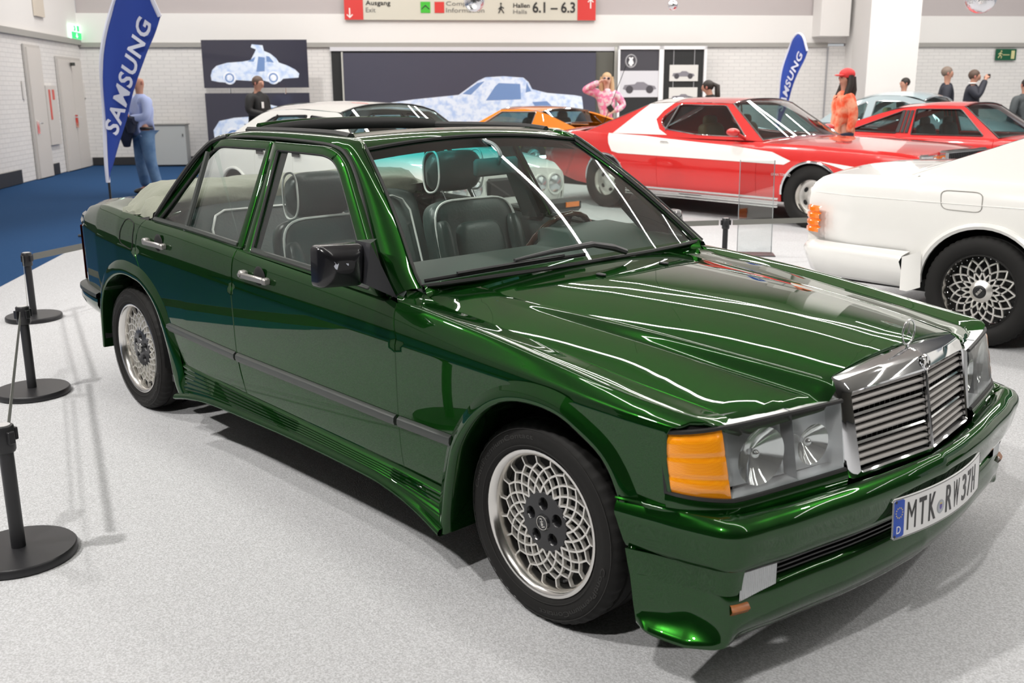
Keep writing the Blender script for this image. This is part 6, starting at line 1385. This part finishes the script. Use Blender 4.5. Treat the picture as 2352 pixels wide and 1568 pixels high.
mb.build('sunglasses',mat('dark_lens',(.02,.01,.03),.1,coat=1),P_);MB().box(v(.16,.08,1.14),(.03,.10,.12),R=Matrix.Rotation(.6,3,'X'),bev=.01).build('clutch_bag',mat('dark_green_leather',(.02,.03,.022),.4),P_)
P_,f,hc,v=person('woman in a red cap and orange patterned top, standing between the red coupes',hw(4.47,13.8),math.radians(-118),1.68,{-1:[(0,-.15,1.42),(-.06,-.17,1.14),(-.02,-.14,.90)],1:[(0,.15,1.42),(-.06,.17,1.14),(-.02,.14,.90)]},og,nv,dh,'long')
MB().ell(hc+Vector((-.02,0,.055)),(.108,.100,.085),16,10).ell(hc+Vector((.09,0,.045)),(.07,.075,.014),14,6).build('red_cap',mat('red_cap',(.70,.04,.04),.6),P_)
person('ponytailed woman bending forward behind the roof of the red and white coupe',hw(3.20,16.2),math.radians(-150),1.62,relax,bkc,nv,dh,'tail',head=(.06,.04),lean=.15)
person('dark-haired person whose head shows above the pale blue rounded car',hw(7.70,20.2),math.radians(-125),1.65,relax,mat('white_shirt',(.70,.70,.74),.7),nv,dh)
cam_={-1:[(0,-.19,1.42),(.10,-.25,1.25),(.20,-.07,1.56)],1:[(0,.19,1.42),(.10,.25,1.25),(.20,.07,1.56)]}
P_,f,hc,v=person('dark-suited man raising his hands to his face, right of the pillar',hw(8.50,19.0),math.radians(25),1.80,cam_,mat('dark_suit',(.018,.02,.032),.7),nv,bh,head=(.03,.03))
MB().box(v(.25,0,1.62),(.05,.12,.08),bev=.01).build('camera',BLK,P_);MB().tube([v(.07*cos(a),.07*sin(a),1.50) for a in [2*PI*i/16 for i in range(16)]],.014,6,closed=True).build('white_collar',WHITE,P_)
person('grey-haired man in a dark suit with arms down, right of the pillar',hw(8.28,19.6),math.radians(30),1.84,relax,mat('dark_suit'),nv,mat('grey_hair',(.20,.15,.12),.6))
person('man in a grey jacket at the right edge behind the red fastback coupe',hw(8.98,18.0),math.radians(150),1.60,relax,mat('grey_jacket',(.06,.07,.075),.7),nv,dh)
# acrylic information stand in front of the red and white coupe
ac=thing('acrylic_stand','clear acrylic information stand by the front wheel of the red and white coupe','stand',hw(2.18,8.9),math.radians(40))
MB().box((0,0,.006),(.34,.22,.012),bev=.002).build('stand_base',mat('smoky_base',(.06,.06,.065),.3),ac);MB().box((0,.05,.42),(.30,.008,.82),R=Matrix.Rotation(-.12,3,'X')).build('acrylic_sheet',CLR,ac)
MB().tube([(-.15,.05,.01),(-.15,.15,.83)],.004,5).tube([(.15,.05,.01),(.15,.15,.83)],.004,5).build('sheet_edge',mat('edge_grey',(.25,.26,.27),.3),ac)
# housings of the ceiling light lines (real fittings carrying the tube lights)
for x,y,L_,pw in TUBES:
    c=Vector((x+TUBEDIR.x*L_/2,y+TUBEDIR.y*L_/2,CEIL-.28)); a=math.atan2(TUBEDIR.y,TUBEDIR.x)
    tag(MB().box(c,(L_,.22,.10),R=Matrix.Rotation(a,3,'Z')).build('light_line_fitting',WHITE,smooth=False),'long white light fitting under the hall ceiling','light',group='long light fittings under the ceiling')
